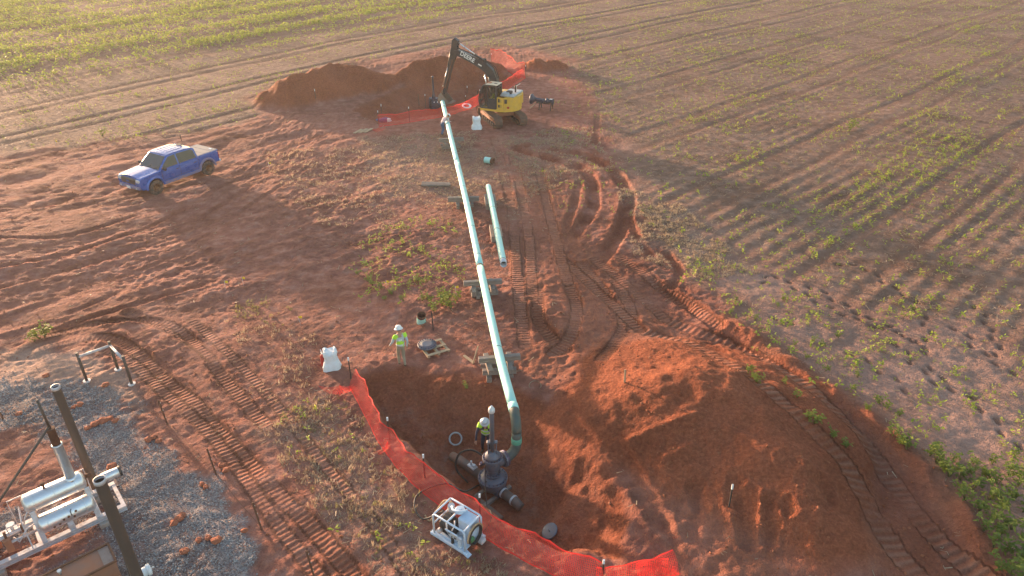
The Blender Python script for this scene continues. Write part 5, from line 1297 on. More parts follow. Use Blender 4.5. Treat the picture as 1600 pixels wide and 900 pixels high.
# fold of loose netting at the second post, and the drape over the first
net_drape('net_fold', nf, None, [G2(*p) for p in ((588,705),(592,712),(598,708),(604,702),(612,704),(622,716))], tuple(G(606,690,.55)), 3)
net_drape('net_drape', nf, None, [G2(*p) for p in ((497,602),(505,610),(518,615),(532,616),(546,612),(556,606),(552,598))], tuple(G(531,602,.72)), 5)
e0, e1_ = G2(932,922), G2(1046,905)
net_sheet('net_panel', nf, [e0, G2(985,918), e1_], .85, .2, 6.0, sag=.5)
net_sheet('net_panel', nf, [G2(1000,915), G2(1030,905), G2(1062,893)], .62, .35, 8.0, sag=.25, wr=.09)
net_drape('net_fold', nf, None, [G2(*p) for p in ((985,912),(1005,918),(1030,915),(1052,905),(1066,892))], tuple(G(1052,885,.5)), 7)
ff_ = thing('safety_netting', 'red netting fence around the far pit and excavator', 'safety fence', (0,0,0))
fb = [G2(592,196), G2(625,193), G2(660,189), G2(692,183), G2(722,174), G2(750,163), G2(772,152), G2(790,143), G2(806,133), G2(821,123)]
net_sheet('net_panel', ff_, fb, 1.0, .25, 11.0, sag=.3, hfun=lambda s: .62+.38*min(1, abs(s-6)/6))
net_sheet('net_panel', ff_, [G2(821,123), G2(803,116), G2(786,108), G2(768,102)], 1.7, .1, 13.0, sag=.2, hfun=lambda s: .9+.35*min(1, s/9))
for px_, py_ in ((592,194),(640,190),(692,183),(750,162),(821,122),(768,102),(664,150),(727,140)): tpost(ff_, *G2(px_, py_), 1.15)
net_drape('net_drape', ff_, None, [G2(*p) for p in ((580,198),(583,203),(589,205),(596,204),(603,200),(600,196))], tuple(G(592,199,.62)), 9)

def lie(o, x, y, d=.25):
    n_ = Vector((gz(x-d,y)-gz(x+d,y), gz(x,y-d)-gz(x,y+d), 2*d)).normalized(); o.rotation_euler = n_.to_track_quat('Z','Y').to_euler()
    o.location = (x, y, (gz(x-d,y)+gz(x+d,y)+gz(x,y-d)+gz(x,y+d))/4+.04)
# ------------------------------------------------------------------ loose things on the ground
def sack(label, loc, rz, w, h):
    t = thing('bulk_sack', label, 'sack', loc, rz); m = MB(); rows = []
    for k in range(9):
        f = k/8; s = w*(.58-.17*f+.05*math.sin(f*8)+(.05 if k == 0 else 0)); row = []
        for i in range(21):
            a = 2*math.pi*i/20; c, s_ = math.cos(a), math.sin(a); q = (abs(c)**4+abs(s_)**4)**-.25
            z = h*f+(.16*h*(abs(c*s_)*2) if k == 8 else 0)-.10*h*f*(1-abs(c*s_)*2)*(k == 8)
            row.append((c*q*s*(1+.07*math.sin(5*a+k)+.04*math.sin(9*a-k)), s_*q*s*.85, z-.02))
        rows.append(row)
    m.grid(rows); m.face(range(len(m.v)-21, len(m.v)-1)); m.build('bag', M_SACK, t)
    for sx in (-1,1):
        m = MB(); m.tube([(sx*w*.33,-w*.26,h*.92),(sx*w*.33,-.08,h*1.12),(sx*w*.33,.08,h*1.12),(sx*w*.33,w*.26,h*.92)], .03, 6); m.build('lifting_loop', M_SACK, t)
    return t
g = on(519,574); sack('white bulk sack standing behind the start of the near netting', g, R(15), .54, .74)
g = on(745,201); sack('small white bulk sack standing in front of excavator tracks', g, R(5), .62, .80)
def extinguisher(label, loc, rz, lay=False):
    t = thing('fire_extinguisher', label, 'fire extinguisher', loc, rz); t.rotation_euler = (R(0), R(82) if lay else 0, rz)
    zz = -.02
    m = MB(); m.lathe([(.07,zz),(.085,.03),(.085,.44),(.06,.52),(.03,.55)], n=16); m.build('cylinder', M_RED, t)
    m = MB(); m.box((0,0,.60), (.05,.14,.05), bev=.01); m.beam((0,.02,.63),(0,.14,.68),.03,.02); m.build('handle', M_STEELW, t)
    m = MB(); m.tube([(.02,.05,.58),(.10,.10,.5),(.11,.05,.2)], .014, 6); m.build('nozzle_hose', M_BLACK, t); return t
extinguisher('red fire extinguisher standing against left side of the white bulk sack', on(506,572), R(30))
# pallet and blind flange
g = on(679, 546); pr_ = R(28)
pt = thing('wooden_pallet', 'small pale wooden pallet near the walking person', 'pallet', g, pr_)
for i in range(3):
    m = MB(); m.box((-.42+.42*i,0,.05), (.10,.92,.08)); m.build('bearer', M_PINE, pt)
for i in range(3):
    m = MB(); m.box((0,-.40+.40*i,.105), (.95,.13,.028)); m.build('slat', M_PINE, pt)
bx = g+Matrix.Rotation(pr_, 3, 'Z')@Vector((-.22,.22,.13))
bf = thing('blind_flange', 'dark round bolted blind flange lying half on the wooden pallet', 'flange', bx)
m = MB(); m.lathe([(.36,0),(.375,.012),(.375,.06),(.36,.072),(.20,.075),(.19,.09)], n=32); m.build('disc', M_BLUEGREY, bf)
for i in range(20):
    a = 2*math.pi*i/20; m = MB(); m.tube([(.33*math.cos(a),.33*math.sin(a),-.03),(.33*math.cos(a),.33*math.sin(a),.12)], .02, 6, smooth=False)
    if i == 0: b0 = m.build('stud', M_BOLT, bf)
    else:
        b1 = b0.copy(); C.objects.link(b1); b1.rotation_euler = (0,0,a); b1.parent = bf
g = on(712,688); m = MB(); m.lathe([(.19,.0),(.24,.0),(.245,.02),(.24,.04),(.19,.04),(.185,.02),(.19,0)], n=28, closed_top=False); o = tag(m.build('gasket_ring', M_EXG), 'pale grey gasket ring lying in the pit left of the worker', 'ring'); lie(o, g.x, g.y)
g = on(859,831); lidt = thing('plate_lid', 'flat grey oval plate lying in the pit near right end of netting', 'plate', g+Vector((0,0,.03)))
m = MB(); m.lathe([(.26,0),(.27,.01),(.27,.02),(.24,.03),(.08,.035)], n=26); m.build('plate', M_BLUEGREY, lidt); lie(lidt, g.x, g.y)
m = MB(); m.tube([(-.05,0,.035),(-.03,0,.06),(.03,0,.06),(.05,0,.035)], .01, 6); m.build('grip', M_DARK, lidt)
g = on(836,604); m = MB(); m.tube([(.22*math.cos(a), .17*math.sin(a), .03+.10*max(0,math.sin(a))) for a in [R(-40+255*i/16) for i in range(17)]], .013, 6); o = tag(m.build('rope_loop', M_DRYLEAF), 'thin tan rope loop lying on dirt right of the pipeline elbow', 'rope'); o.location = g
def teal_piece(label, loc, axis, L_, r, rust=True):
    t = thing('pipe_offcut', label, 'pipe offcut', loc); ax = Vector(axis).normalized()
    m = MB(); m.lathe([(r,0),(r,L_*.72)], (0,0,0), ax, 20, closed_top=False); m.build('coated_shell', M_TEAL, t)
    m = MB(); m.lathe([(r-.004,L_*.72),(r-.004,L_),(r-.02,L_),(r-.02,0)], (0,0,0), ax, 20, closed_top=False); m.build('bare_end', M_RUST, t)
    m = MB(); m.lathe([(r-.02,.03),(.001,.03)], (0,0,0), ax, 20, closed_top=False); m.build('bore', M_DARK, t); return t
g = on(758,254); teal_piece('short teal pipe offcut lying on its side with rusty mouth, near short pipe', g+Vector((0,0,.19)), (.9,-.45,.0), .62, .20)
g = on(657,505); teal_piece('teal pipe offcut standing tilted in red dirt above the pallet', g+Vector((.02,.1,-.02)), (.1,-.25,.9), .48, .19)
# timber pieces on the far side
g = on(565,206)
for i, w_ in enumerate(('left','middle','right')):
    beam_thing(f'{w_} one of three pale boards lying together left of far netting', g+Vector((-.45+.36*i,-.45+.1*i,.04)), g+Vector((-.05+.36*i,.45+.1*i,.06)), .24, .05, M_PINE, 'boards by the far netting', 'board', 'board')
g = on(598,190); bt = thing('tool_bag', 'dark blue canvas tool bag slumped beside far netting end', 'bag', g, R(-15))
m = MB(); m.lathe([(.34,-.02),(.42,.08),(.36,.24),(.18,.33),(.05,.30)], n=16); 
for i, v in enumerate(m.v): m.v[i] = (v[0]*1.5+.06*math.sin(7*v[1]), v[1]*.7+.05*math.sin(9*v[0]), v[2]*(1+.25*math.sin(6*v[0])))
m.build('bag', M_TARP, bt)
m = MB(); m.tube([(-.35,0,.26),(-.15,0,.44),(.15,0,.44),(.35,0,.28)], .02, 6); m.build('strap', M_BLACK, bt)
m = MB(); m.box((.62,-.05,.10), (.34,.24,.16), rz=.4, bev=.03); m.build('pouch', M_SACK, bt)
g = on(608,190); m = MB(); m.lathe([(.12,0),(.14,.03),(.14,.22),(.12,.25),(.05,.26)], n=14); o = tag(m.build('white_bucket', M_WHITE), 'small white bucket beside the blue tool bag at far netting', 'bucket'); o.location = g
# valve on a stand, right of the excavator
g = on(846,170); vs_ = thing('spare_valve', 'dark blue spare valve lying on steel stand right of excavator', 'valve', g, R(-20))
m = MB(); m.tube([(-.75,0,.72),(-.35,0,.70),(.85,0,.66)], .15, 16); m.tube([(.1,0,.66),(.1,-.28,.66)], .12, 14); m.lathe([(.20,-.1),(.24,0),(.20,.1)], (.45,0,.67), (1,0,0), 18); m.build('valve_body', M_NAVY, vs_)
m = MB(); m.lathe([(.38,-.10),(.40,-.06),(.40,.05),(.28,.12),(.18,.30)], (-.82,0,.72), (1,0,0), 24); m.build('flange', M_NAVY, vs_)
m = MB(); m.lathe([(.24,-.04),(.24,.04)], (.95,0,.66), (1,0,0), 18); m.build('end_flange', M_NAVY, vs_)
for x in (-.1,.85):
    for y in (-.28,.28):
        m = MB(); m.beam((x,y*.5,.56),(x,y*1.3,-.03),.07,.07); m.build('leg', M_DARK, vs_)
m = MB(); m.box((.15,0,.50), (1.1,.34,.06)); m.build('stand_top', M_DARK, vs_)
m = MB(); m.box((.78,.02,.83), (.24,.16,.06), bev=.01); m.build('tag_plate', M_STEELW, vs_)
g = on(833,169); beam_thing('pale short board leaning by the stand of spare valve', g+Vector((-.28,-.2,.03)), g+Vector((.2,.25,.32)), .10, .05, M_PINE, None, 'board', 'board')
# the far valve in the far pit
w = G(678,160,-.6); fz = gz(w.x, w.y)
fv = thing('gate_valve', 'dark navy gate valve with upright stem standing in the far pit', 'valve', (w.x, w.y, fz))
m = MB(); m.tube([(-.1,0,.45),(.95,.1,.45)], .17, 16); m.build('tee_body', M_NAVY, fv)
m = MB(); m.lathe([(.30,.15),(.34,.3),(.34,.85),(.24,1.0)], n=22); m.build('valve_body', M_NAVY, fv)
for z_, r_ in ((.28,.44),(1.02,.36)):
    m = MB(); m.lathe([(r_,-.05),(r_,.05)], (0,0,z_), n=24, smooth=False); m.build('flange', M_NAVY, fv)
m = MB(); m.lathe([(.44,-.05),(.44,.05)], (.98,.1,.45), (1,.1,0), n=22, smooth=False); m.build('side_flange', M_NAVY, fv)
m = MB(); m.lathe([(.46,-.03),(.46,.03)], (-.36,0,.66), (1,0,0), n=24, smooth=False); m.build('back_plate', M_NAVY, fv)
m = MB(); m.lathe([(.18,1.05),(.12,1.35),(.09,1.45),(.085,2.75),(.11,2.78),(.11,2.86),(.04,2.92)], n=16); m.build('stem_tube', M_NAVY, fv)
for y in (-.12,.16):
    m = MB(); m.lathe([(.05,0),(.05,.06)], (.18+y,-.30,.80), (0,-1,0), 10); m.build('bolt_cap', M_WHITE, fv)
g = G(729,160,.55); m = MB(); m.lathe([(.24,0),(.37,0),(.38,.02),(.37,.04),(.24,.04),(.23,.02),(.24,0)], n=24, closed_top=False); o = tag(m.build('gasket_ring', M_WHITE), 'white ring resting on folded netting left of excavator', 'ring'); o.location = (g.x, g.y, gz(g.x,g.y)+.30); o.rotation_euler = (R(14),R(6),0)
# stakes and flags
def stake(label, p, h, mat=M_DARK, tip=M_WHITE, r=.022, group='survey stakes'):
    t = thing('survey_stake', label, 'stake', p, random.uniform(0,3), group); t.rotation_euler = (random.uniform(-.06,.06), random.uniform(-.06,.06), 0)
    m = MB(); m.box((0,0,h/2-.08), (r*2,r*1.2,h+.16)); m.build('shaft', mat, t)
    if tip: m = MB(); m.box((0,0,h-.09), (r*2.2,r*1.6,.18)); m.build('tip', tip, t)
    return t
stake('white tipped stake standing on the near dirt heap', on(1139,792), .85)
stake('thin dark stake standing in dirt above the wooden pallet', on(677,516), .85, tip=None)
stake('white tipped stake at the foot of the far dirt heap', on(494,158), .8)
stake('pale wooden stake stuck in the crest of near dirt heap', on(976,598), .55, M_PINE, None, .03)
stake('thin dark stake in far pit beside navy valve', on(655,165), 1.0, tip=None)
stake('white tipped stake at left end of the far netting', on(596,178), .8)
stake('small white tipped stake in the far pit by excavator', on(730,146), .7)
stake('thin dark stake behind the parked pickup truck', on(284,221), .5, tip=None)
for i, (px_, py_, lab) in enumerate(((262,664,'rusty fence post nearest the railing at the gravel edge'),(338,742,'second rusty fence post along the gravel edge'),(409,828,'third rusty fence post along the gravel edge'),(492,905,'rusty fence post at bottom edge of the picture'),(5,655,'short rusty post at left edge behind the heater'))):
    g = on(px_, py_); t = thing('fence_post', lab, 'post', g, 0, 'rusty posts along the gravel edge'); t.rotation_euler = (R(-3),R(-5),0)
    m = MB(); m.box((0,0,.48), (.045,.03,1.12)); m.build('shaft', M_RUST, t)
    for z_ in (.3,.6,.9): m = MB(); m.box((.0,.018,z_), (.05,.02,.03)); m.build('clip', M_STEELW, t)
P = [on(262,664,.12), on(300,702,.05), on(338,742,.12), on(372,784,.05), on(409,828,.12)]
m = MB(); m.tube(P, .006, 5); tag(m.build('fence_wire', M_RUST), 'slack low wire strung between rusty posts at the gravel edge', 'wire')
def flag(px_, py_, lab):
    g = on(px_, py_); t = thing('marker_flag', lab, 'flag', g, random.uniform(-.5,.5), 'yellow marker flags'); t.rotation_euler = (random.uniform(-.2,.2), random.uniform(-.2,.2), random.uniform(-.6,.6))
    m = MB(); m.tube([(0,0,-.05),(0,0,.46)], .006, 5); m.build('wire', M_STEELW, t)
    m = MB(); m.grid([[Vector((.0+.03*j, .012*math.sin(j*1.3+k), .35+.035*k)) for j in range(6)] for k in range(4)]); m.build('flag_sheet', M_YFLAG, t)
for a in ((352,453,'yellow marker flag left of the two on open dirt above grass patch'),(381,446,'yellow marker flag right of the two on open dirt above grass patch'),(470,508,'yellow marker flag at right end of green grass patch'),
          (604,450,'yellow marker flag among leafy weeds left of pipeline'),(713,462,'yellow marker flag beside weeds next to crib by rusty weld'),(157,286,'yellow marker flag in front of the pickup truck'),(88,229,'yellow marker flag upper left of the pickup truck'),(421,264,'yellow marker flag on sunlit ruts right of the pickup truck')): flag(*a)
# lumps of red clay on the gravel
lump0 = None
def lump_mesh(seed, s):
    bm = bmesh.new(); bmesh.ops.create_icosphere(bm, subdivisions=2, radius=s); rr = random.Random(seed)
    for v in bm.verts: v.co *= rr.uniform(.72, 1.2); v.co.z *= .62
    me = bpy.data.meshes.new('clay_lump'); bm.to_mesh(me); bm.free(); me.materials.append(M_LUMP); return me
LUMPS = []
lm = [lump_mesh(i, .11) for i in range(5)]
for i, (px_, py_, sc) in enumerate(((165,602,1.2),(125,633,1.1),(116,637,.9),(137,670,1.0),(150,663,1.6),(162,658,1.5),(172,655,1.2),(181,658,1.0),(175,730,1.3),(280,812,1.2),(272,818,1.1),(285,806,1.0),(325,842,1.0),(338,845,1.3),(311,845,.9),(382,830,.9),(316,758,1.0),(322,762,.8),(232,688,1.3),(240,684,1.1),(248,690,1.0),(354,735,1.1),(348,728,1.3),(72,588,1.1),(30,648,1.0),(288,862,1.0))):
    o = bpy.data.objects.new('clay_lump', lm[i % 5]); C.objects.link(o); g = on(px_, py_); o.location = g+Vector((0,0,.03)); o.rotation_euler = (0,0,i*1.7); o.scale = (sc,sc*random.uniform(.8,1.2),sc)
    where = 'by the tall chimney top' if px_ < 140 and py_ < 645 else 'at left edge of the gravel' if px_ < 110 else 'in the cluster below the railing' if px_ < 200 and py_ < 680 else 'beside the heater end' if px_ < 200 else 'under the nearest fence post' if px_ < 260 else 'in the row at gravel centre' if py_ < 830 and px_ < 300 else 'near the second fence post' if py_ < 770 else 'at the lower right of the gravel' if px_ > 300 else 'near the bottom edge'
    LUMPS.append((where, px_, o))
for where in sorted({w for w, _, _ in LUMPS}):
    row = sorted([(p, o) for w, p, o in LUMPS if w == where], key=lambda q: q[0])
    for q, (p, o) in enumerate(row):
        nth = '' if len(row) == 1 else ', '+('leftmost','second from left','third from left','fourth from left','fifth from left','sixth from left','seventh from left','eighth from left')[q]
        tag(o, 'red clay lump '+where+nth, 'clay lump', 'red clay lumps on the gravel')
# ------------------------------------------------------------------ scattered ground cover
def scatter_mesh(name, pts, scale, proto_v, proto_f, mat, yaw=None, tilt=.25, smooth=False, stretch=None):
    """many small pieces as one mesh: proto (k,3) verts turned, scaled and set down at pts"""
    n = len(pts); k = len(proto_v[0]); pv_ = np.array(proto_v)
    which = RNG.integers(0, len(proto_v), n); a = RNG.uniform(0, 2*np.pi, n) if yaw is None else yaw
    base = pv_[which]*np.asarray(scale)[:,None,None]
    if stretch is not None: base = base*stretch[:,None,:]
    tx, ty = RNG.normal(0, tilt, n), RNG.normal(0, tilt, n)
    x, y, z = base[...,0], base[...,1], base[...,2]
    z = z+x*tx[:,None]+y*ty[:,None]
    c, s = np.cos(a)[:,None], np.sin(a)[:,None]
    V_ = np.stack([x*c-y*s, x*s+y*c, z], -1)+np.asarray(pts)[:,None,:]
    F_ = np.array(proto_f)[None]+(np.arange(n)*k)[:,None,None]
    o = np_mesh(name, V_.reshape(-1,3), F_.reshape(-1, F_.shape[-1]), mat, smooth); o['kind'] = 'stuff'; return o
def leaf_clump(n, spread, h, l, w, seed):
    rr = np.random.default_rng(seed); vs = []
    for i in range(n):
        a = rr.uniform(0, 2*np.pi); r0 = spread*rr.uniform(0, 1)**.6; zc = h*rr.uniform(.35, 1.0); el = rr.uniform(-.5, .7); d = np.array([np.cos(a), np.sin(a), 0]); p = d*r0*.4+np.array([0,0,zc])
        t = np.array([np.cos(a)*np.cos(el), np.sin(a)*np.cos(el), np.sin(el)]); s = np.array([-np.sin(a), np.cos(a), rr.uniform(-.3,.3)]); L_ = l*rr.uniform(.6,1.2); W_ = w*rr.uniform(.7,1.2)
        vs += [p, p+t*L_*.5+s*W_*.5, p+t*L_-np.array([0,0,L_*.15]), p+t*L_*.5-s*W_*.5]
    return np.array(vs)
def quads(n): return [[4*i, 4*i+1, 4*i+2, 4*i+3] for i in range(n)]
def uniform(n, x0, x1, y0, y1): return RNG.uniform(x0, x1, n), RNG.uniform(y0, y1, n)
def in_view(x, y, m=60):
    dep = y*math.cos(CAM_P)+CAM_H*math.sin(CAM_P); up = y*math.sin(CAM_P)-CAM_H*math.cos(CAM_P)
    return (np.abs(x/dep*FPX) < 800+m) & (np.abs(up/dep*FPX) < 450+m)
def picpx(x, y):
    dep = y*math.cos(CAM_P)+CAM_H*math.sin(CAM_P); up = y*math.sin(CAM_P)-CAM_H*math.cos(CAM_P); return 800+FPX*x/dep, 450-FPX*up/dep
# rows of young crop
x, y = uniform(230000, -85, 92, 20, 124); r = row_coord(x, y)
gxr = -S45[0]-.0124*np.clip(-(x+5), 0, 45); gyr = S45[1]; g2 = gxr**2+gyr**2
rown = np.floor(r/.92); tgt = (rown+.25)*.92+RNG.normal(0, 1, len(r))*np.where(r > 60, .09, .24); rowq = np.where(r > 66, .10, .28)+.72*sstep(-.3, .25, perlin(r/2.6, (x+y)*.025))*sstep(-.5, .2, perlin(rown*.73, (x+y)*.045)); x += (tgt-r)*gxr/g2; y += (tgt-r)*gyr/g2
m_keep = in_view(x, y); x, y = x[m_keep], y[m_keep]; tr_ = terrain(x, y); r = row_coord(x, y)
dens = 1.5*sstep(74, 88, r+fbm(x, y, 7, 2, .5, 71)*6)*sstep(16, -10, x+(y-100)*.3)
dens = np.maximum(dens, .42*sstep(70, 84, r)*sstep(20, -30, x))
patch = sstep(.05, .6, fbm(x, y, 6, 3, .55, 72)); strip = sstep(.1, .7, fbm(r*2.2, (x+y)*.07, 6, 2, .5, 73))
east = sstep(6, 22, x-(y-40)*.12)
d2 = .24+.50*patch+.60*strip*patch+1.3*east*sstep(.0,.75,fbm(r*1.6, (x+y)*.06, 5, 2, .5, 74))*sstep(75, 38, y)
d2 += .30*np.exp(-((r-row_coord(np.array([25.5]),np.array([36.5]))[0])/1.1)**2)*sstep(24, 27, x)   # a greener strip beside one furrow
dens = np.maximum(dens, d2)*tr_['field']*(1-.95*tr_['wheel'])
k = RNG.uniform(0, 1, len(x)) < dens*1.0*rowq[m_keep]
px_ = np.stack([x[k], y[k], tr_['z'][k]], 1)
print('crop', k.sum())
protos = [leaf_clump(6, .10, .20, .16, .085, i) for i in range(6)]
big = .78+.92*sstep(70, 95, r[k])
sc_ = big*RNG.uniform(.6, 1.35, k.sum())
scatter_mesh('crop_plants', px_, sc_, protos, quads(6), M_CROP)
# small weeds of the headland and inside the site
def spots(n, poly, dens=1.0, jit=None):
    P = PX(*poly); x, y = uniform(n, P[:,0].min(), P[:,0].max(), P[:,1].min(), P[:,1].max()); m = inside(x, y, P); return x[m], y[m]
xs_, ys_ = [], []
for n, poly in ((900, ((1050,400),(1200,420),(1420,520),(1620,560),(1700,760),(1440,700),(1250,580))),(380,((560,360),(700,330),(735,420),(725,480),(560,470),(540,430))),(90,((420,640),(500,620),(620,760),(700,890),(560,900))),(200,((820,215),(930,190),(1010,330),(960,420),(860,320))),(300,((850,90),(1000,120),(960,240),(860,200))),(180,((60,120),(380,60),(400,180),(100,240)))):
    a, b = spots(n*2, poly); xs_.append(a); ys_.append(b)
x, y = np.concatenate(xs_), np.concatenate(ys_); t = terrain(x, y)
k = (t['dug'] < .35) & (fbm(x, y, 2.2, 2, .5, 75)+RNG.normal(0,.25,len(x)) > .02)
scatter_mesh('small_weeds', np.stack([x[k], y[k], t['z'][k]], 1), RNG.uniform(.35,.95,k.sum()), protos, quads(6), M_CROP)
# grass
blade = []
for i in range(5):
    rr = np.random.default_rng(100+i); v = []
    for j in range(7):
        a = rr.uniform(0,2*np.pi); l = rr.uniform(.10,.24); p = rr.normal(0,.05,3); p[2] = -.01; t_ = np.array([np.cos(a)*.6, np.sin(a)*.6, .8])*l; s = np.array([-np.sin(a), np.cos(a), 0])*.010
        v += [p-s, p+s, p+t_*.6+s*.7, p+t_+np.array([0,0,-l*.1])]
    blade.append(np.array(v))
def tufts(name, n, polys, mat, thr, sc, seed, ex=None):
    xs_, ys_ = [], []
    for w_, poly in polys: a, b = spots(int(n*w_), poly); xs_.append(a); ys_.append(b)
    x, y = np.concatenate(xs_), np.concatenate(ys_); t = terrain(x, y)
    k = (t['dug'] < .3) & (t['gravel'] < .5) & (fbm(x, y, 1.5, 3, .55, seed)+RNG.normal(0,.22,len(x)) > thr)
    return scatter_mesh(name, np.stack([x[k], y[k], t['z'][k]], 1), RNG.uniform(*sc,k.sum()), blade, quads(7), mat)
NEARL = ((425,640),(500,620),(560,650),(640,760),(730,850),(880,915),(640,905),(500,820),(440,740))
tufts('green_grass', 900, ((1.0,NEARL),(.6,((350,470),(420,465),(500,500),(480,512),(380,508))),(.25,((520,610),(560,640),(600,700),(570,700),(530,650)))), M_GRASS, .14, (.5,1.0), 81)
tufts('dry_grass', 14000, ((.38,NEARL),(.25,((350,500),(500,520),(480,600),(600,880),(430,720))),(.35,((560,215),(740,205),(800,280),(690,330),(590,300))),(.5,((960,290),(1060,320),(1190,430),(1100,440),(990,400))),(.4,((780,215),(920,190),(960,260),(830,310))),(.3,((400,235),(560,230),(640,360),(480,350)))), M_DRYLEAF, -.05, (.45,1.0), 82)
# stalks and litter
stk = []
for i in range(6):
    rr = np.random.default_rng(200+i); l = .20; v = []
    for j in range(2):
        p = rr.normal(0,.06,3); p[2] = .015+.02*j; a = rr.uniform(-1,1); t_ = np.array([np.cos(a), np.sin(a), rr.uniform(-.05,.25)])*l*rr.uniform(.5,1.1); s = np.array([-np.sin(a), np.cos(a), .3])*.009
        v += [p-s, p+s, p+t_+s, p+t_-s]
    stk.append(np.array(v))
x, y = uniform(200000, -60, 75, 10, 100); m = in_view(x, y, 20); x, y = x[m], y[m]
m = RNG.uniform(0, 1, len(x)) < np.clip(60/y-.25, .15, 1); x, y = x[m], y[m]; t = terrain(x, y)
w_ = np.maximum(t['straw'], t['field']*.55*(.35+sstep(-.2,.5,fbm(x, y, 3, 2, .5, 83))))+.10*t['head']+.03*t['site']*(1-t['dug'])
k = RNG.uniform(0, 1, len(x)) < w_*(1-t['dug'])*(1-t['gravel'])
print('litter', k.sum())
scatter_mesh('plant_litter', np.stack([x[k], y[k], t['z'][k]], 1), RNG.uniform(.6,1.5,k.sum()), stk, quads(2), M_DRYLEAF, tilt=.12)
# clods
octv = []
for i in range(6):
    rr = np.random.default_rng(300+i); v = np.array([[1,0,0],[-1,0,0],[0,1,0],[0,-1,0],[0,0,.8],[0,0,-.6]])*rr.uniform(.65,1.25,(6,1))+rr.normal(0,.12,(6,3)); octv.append(v)
octf = [[0,2,4],[2,1,4],[1,3,4],[3,0,4],[2,0,5],[1,2,5],[3,1,5],[0,3,5]]
def clod_mat(name, stops, sc=5):
    k = N(name); p = k.pos(); k.col(k.ramp(k.noise(sc, 3, .6, p), stops)); return k.set(rough=.95, spec=.15)
M_CLOD = clod_mat('clods', [(.3,(.17,.055,.027)),(.5,(.27,.095,.05)),(.7,(.34,.15,.09))])
M_STONE = clod_mat('gravel stones', [(.25,(.12,.115,.118)),(.45,(.26,.25,.255)),(.6,(.40,.385,.39)),(.75,(.30,.22,.18))], 45)
x, y = uniform(120000, -40, 34, 10.5, 70); m = in_view(x, y, 20); x, y = x[m], y[m]
m = RNG.uniform(0, 1, len(x)) < np.clip(38/y-.3, .15, 1); x, y = x[m], y[m]; t = terrain(x, y)
edge_ = t['dug']*(1-t['dug'])*4
w_ = .05*t['site']+.22*t['dug']*sstep(-.1,.5,fbm(x, y, 1.8, 3, .5, 91))+.30*edge_+.10*t['hm']
k = (RNG.uniform(0, 1, len(x)) < w_*(1-t['gravel'])) & (t['tm'] < .6)
print('clods', k.sum())
sz = .018+.05*RNG.uniform(0,1,k.sum())**3
scatter_mesh('dirt_clods', np.stack([x[k], y[k], t['z'][k]], 1), sz, octv, octf, M_CLOD)
P = PX((-60,575),(260,640),(330,750),(440,910),(-60,930)); x, y = uniform(42000, P[:,0].min(), P[:,0].max(), 11, 23); m = in_view(x, y, 20); x, y = x[m], y[m]; t = terrain(x, y)
k = RNG.uniform(0, 1, len(x)) < t['gravel']*(.35+.65*sstep(-.3,.3,fbm(x, y, 1.5, 3, .5, 92)))
print('stones', k.sum())
scatter_mesh('gravel_stones', np.stack([x[k], y[k], t['z'][k]+.004], 1), RNG.uniform(.012,.034,k.sum()), octv, octf, M_STONE)
# ------------------------------------------------------------------ single weeds one can point to
def weed_meshes(n):
    out = []
    for i in range(n):
        rr = random.Random(500+i); fo, sm_ = MB(), MB()
        for b in range(rr.randint(5,8)):
            a = rr.uniform(0,6.28); h = rr.uniform(.18,.46); tip = Vector((math.cos(a)*rr.uniform(.05,.26), math.sin(a)*rr.uniform(.05,.26), h)); sm_.tube([(0,0,-.03), tip*.5+Vector((0,0,.03)), tip], [.008,.006,.004], 5)
            for q in range(rr.randint(5,9)):
                p = tip*rr.uniform(.55,1.05)+Vector((rr.uniform(-.06,.06), rr.uniform(-.06,.06), rr.uniform(-.03,.05))); az = rr.uniform(0,6.28); el = rr.uniform(-.4,.5); L_ = rr.uniform(.07,.14); W_ = L_*.55
                t_ = Vector((math.cos(az)*math.cos(el), math.sin(az)*math.cos(el), math.sin(el))); s = Vector((-math.sin(az), math.cos(az), rr.uniform(-.3,.3)))
                fo.add([p, p+t_*L_*.35+s*W_*.5, p+t_*L_*.75+s*W_*.35, p+t_*L_-Vector((0,0,.02)), p+t_*L_*.75-s*W_*.35, p+t_*L_*.35-s*W_*.5], [(0,1,2,3,4,5)])
        out.append((fo.mesh('foliage', M_WEED), sm_.mesh('stem', M_STEM)))
    return out
WM = weed_meshes(7)
ORD = ('first','second','third','fourth','fifth','sixth','seventh','eighth','ninth')
def weed_patch(spots_, what, group):
    """weeds told apart by where they grow: rows from the far side, counted from the left"""
    global i
    rows_ = []; rest = sorted(spots_, key=lambda q: q[1])
    while rest: rows_.append(sorted(rest[:6])); rest = rest[6:]
    for rn, row in enumerate(rows_):
        for cn, (px_, py_, sc) in enumerate(row):
            weed(px_, py_, sc, f"{what}, {ORD[cn]} from left in {ORD[rn]} row from back", group, i); i += 1
def weed(px_, py_, sc, label, group, i):
    t = thing('weed', label, 'weed', on(px_, py_), (i*2.4) % 6.28, group); t.scale = (sc,sc,sc)
    for nm, me in zip(('foliage','stem'), WM[i % 7]): o = bpy.data.objects.new(nm, me); C.objects.link(o); o.parent = t
i = 0
WG = 'leafy green weeds at the field corner'
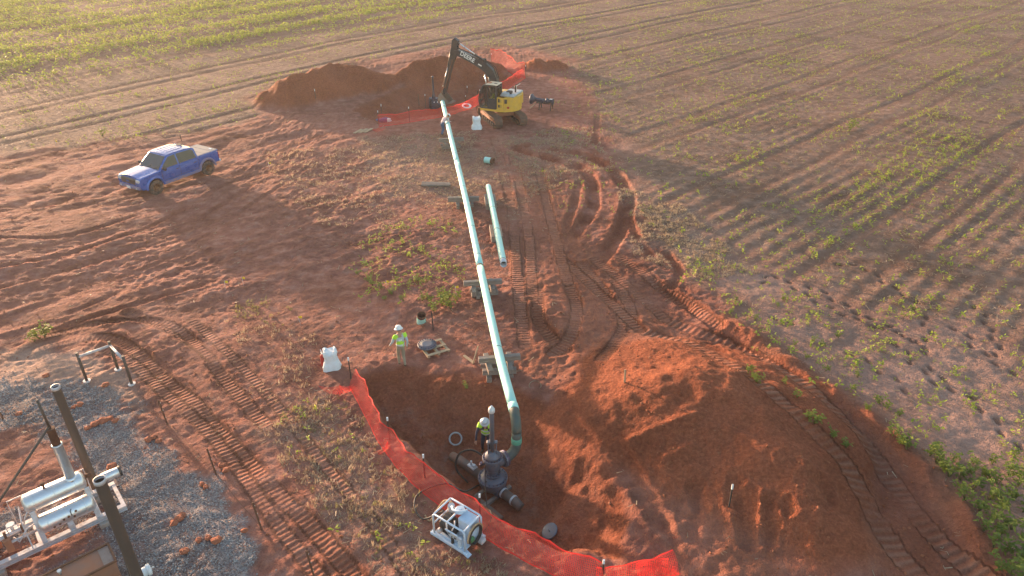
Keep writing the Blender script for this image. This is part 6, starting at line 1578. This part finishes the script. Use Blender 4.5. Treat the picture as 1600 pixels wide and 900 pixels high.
weed_patch(((1405,692,1.0),(1416,702,1.2),(1452,712,1.3),(1463,724,1.4),(1475,735,1.0),(1490,722,.8),(1483,745,1.3),(1500,750,1.2),(1512,740,1.0),(1520,765,1.3),(1540,745,1.2),(1558,758,1.1),(1575,742,1.3),(1590,760,1.2),(1545,780,1.3),(1530,798,1.2),(1560,792,1.4),(1582,782,1.2),(1597,800,1.2),(1548,815,1.3),(1536,830,1.2),(1563,835,1.3),(1580,828,1.2),(1595,842,1.3),(1552,855,1.2),(1570,866,1.4),(1590,872,1.2),(1560,890,1.2),(1580,898,1.3),(1598,890,1.2),(1498,768,1.0),(1508,782,1.1),(1520,725,.9),(1550,725,1.0),(1585,715,.9)), 'leafy weed at lower right corner', WG)
weed_patch(((1168,585,.9),(1178,592,.8),(1185,600,.8),(1265,655,.9),(1272,662,1.0),(1300,682,.8),(1322,700,.8),(1225,600,.7),(1246,622,.7)), 'weed between the haul tracks', 'weeds between the haul tracks')
weed_patch(((1270,536,.8),(1282,542,.7),(1260,560,.6),(1290,580,.7),(1330,612,.8),(1355,640,.8),(1375,632,.9),(1385,640,.9),(1395,680,1.0),(1340,590,.6),(1225,470,.7),(1215,480,.6),(1310,528,.6),(1240,540,.6),(1180,500,.6),(1150,470,.6),(1140,490,.6),(1405,650,.7)), 'weed on the pale headland', 'weeds on the headland')
weed_patch(((690,478,1.5),(700,470,1.4),(678,488,1.2),(705,482,1.3),(714,470,1.0),(690,466,1.0),(672,472,1.0),(660,470,.9)), 'bushy weed left of the crib', 'weed cluster left of pipeline')
weed_patch(((575,440,1.0),(582,446,.9),(595,452,.8),(612,460,.9),(640,447,.8),(652,440,.8),(560,430,.7),(620,440,.7),(600,470,.6),(668,440,.7),(630,470,.7)), 'low weed left of bushy cluster', 'weeds scattered left of the pipeline')
weed(1326,205,2.3, 'lone bright green bush standing out in the right field', None, 2)
weed_patch(((62,530,1.3),(70,526,1.4),(78,520,1.0),(55,534,.9)), 'bright weed behind gravel pad', 'weeds behind the gravel pad')
weed(728,608,.7, 'single small weed below the short pale board', None, 3)
weed(160,213,1.5, 'lone yellow green weed upper left of the pickup truck', None, 4)
# ------------------------------------------------------------------ evening haze
hz = MB(); hz.box((0, 0, 7.6), (8400, 8400, 22.0))
hm_ = bpy.data.materials.new('haze'); hm_.use_nodes = True; t_ = hm_.node_tree; t_.nodes.remove(t_.nodes['Principled BSDF'])
pv = t_.nodes.new('ShaderNodeVolumePrincipled'); pv.inputs['Color'].default_value = (.96,.93,.93,1); pv.inputs['Density'].default_value = .0004; pv.inputs['Anisotropy'].default_value = .4
t_.links.new(pv.outputs[0], t_.nodes['Material Output'].inputs['Volume'])
haze = hz.build('haze', hm_); haze['kind'] = 'stuff'
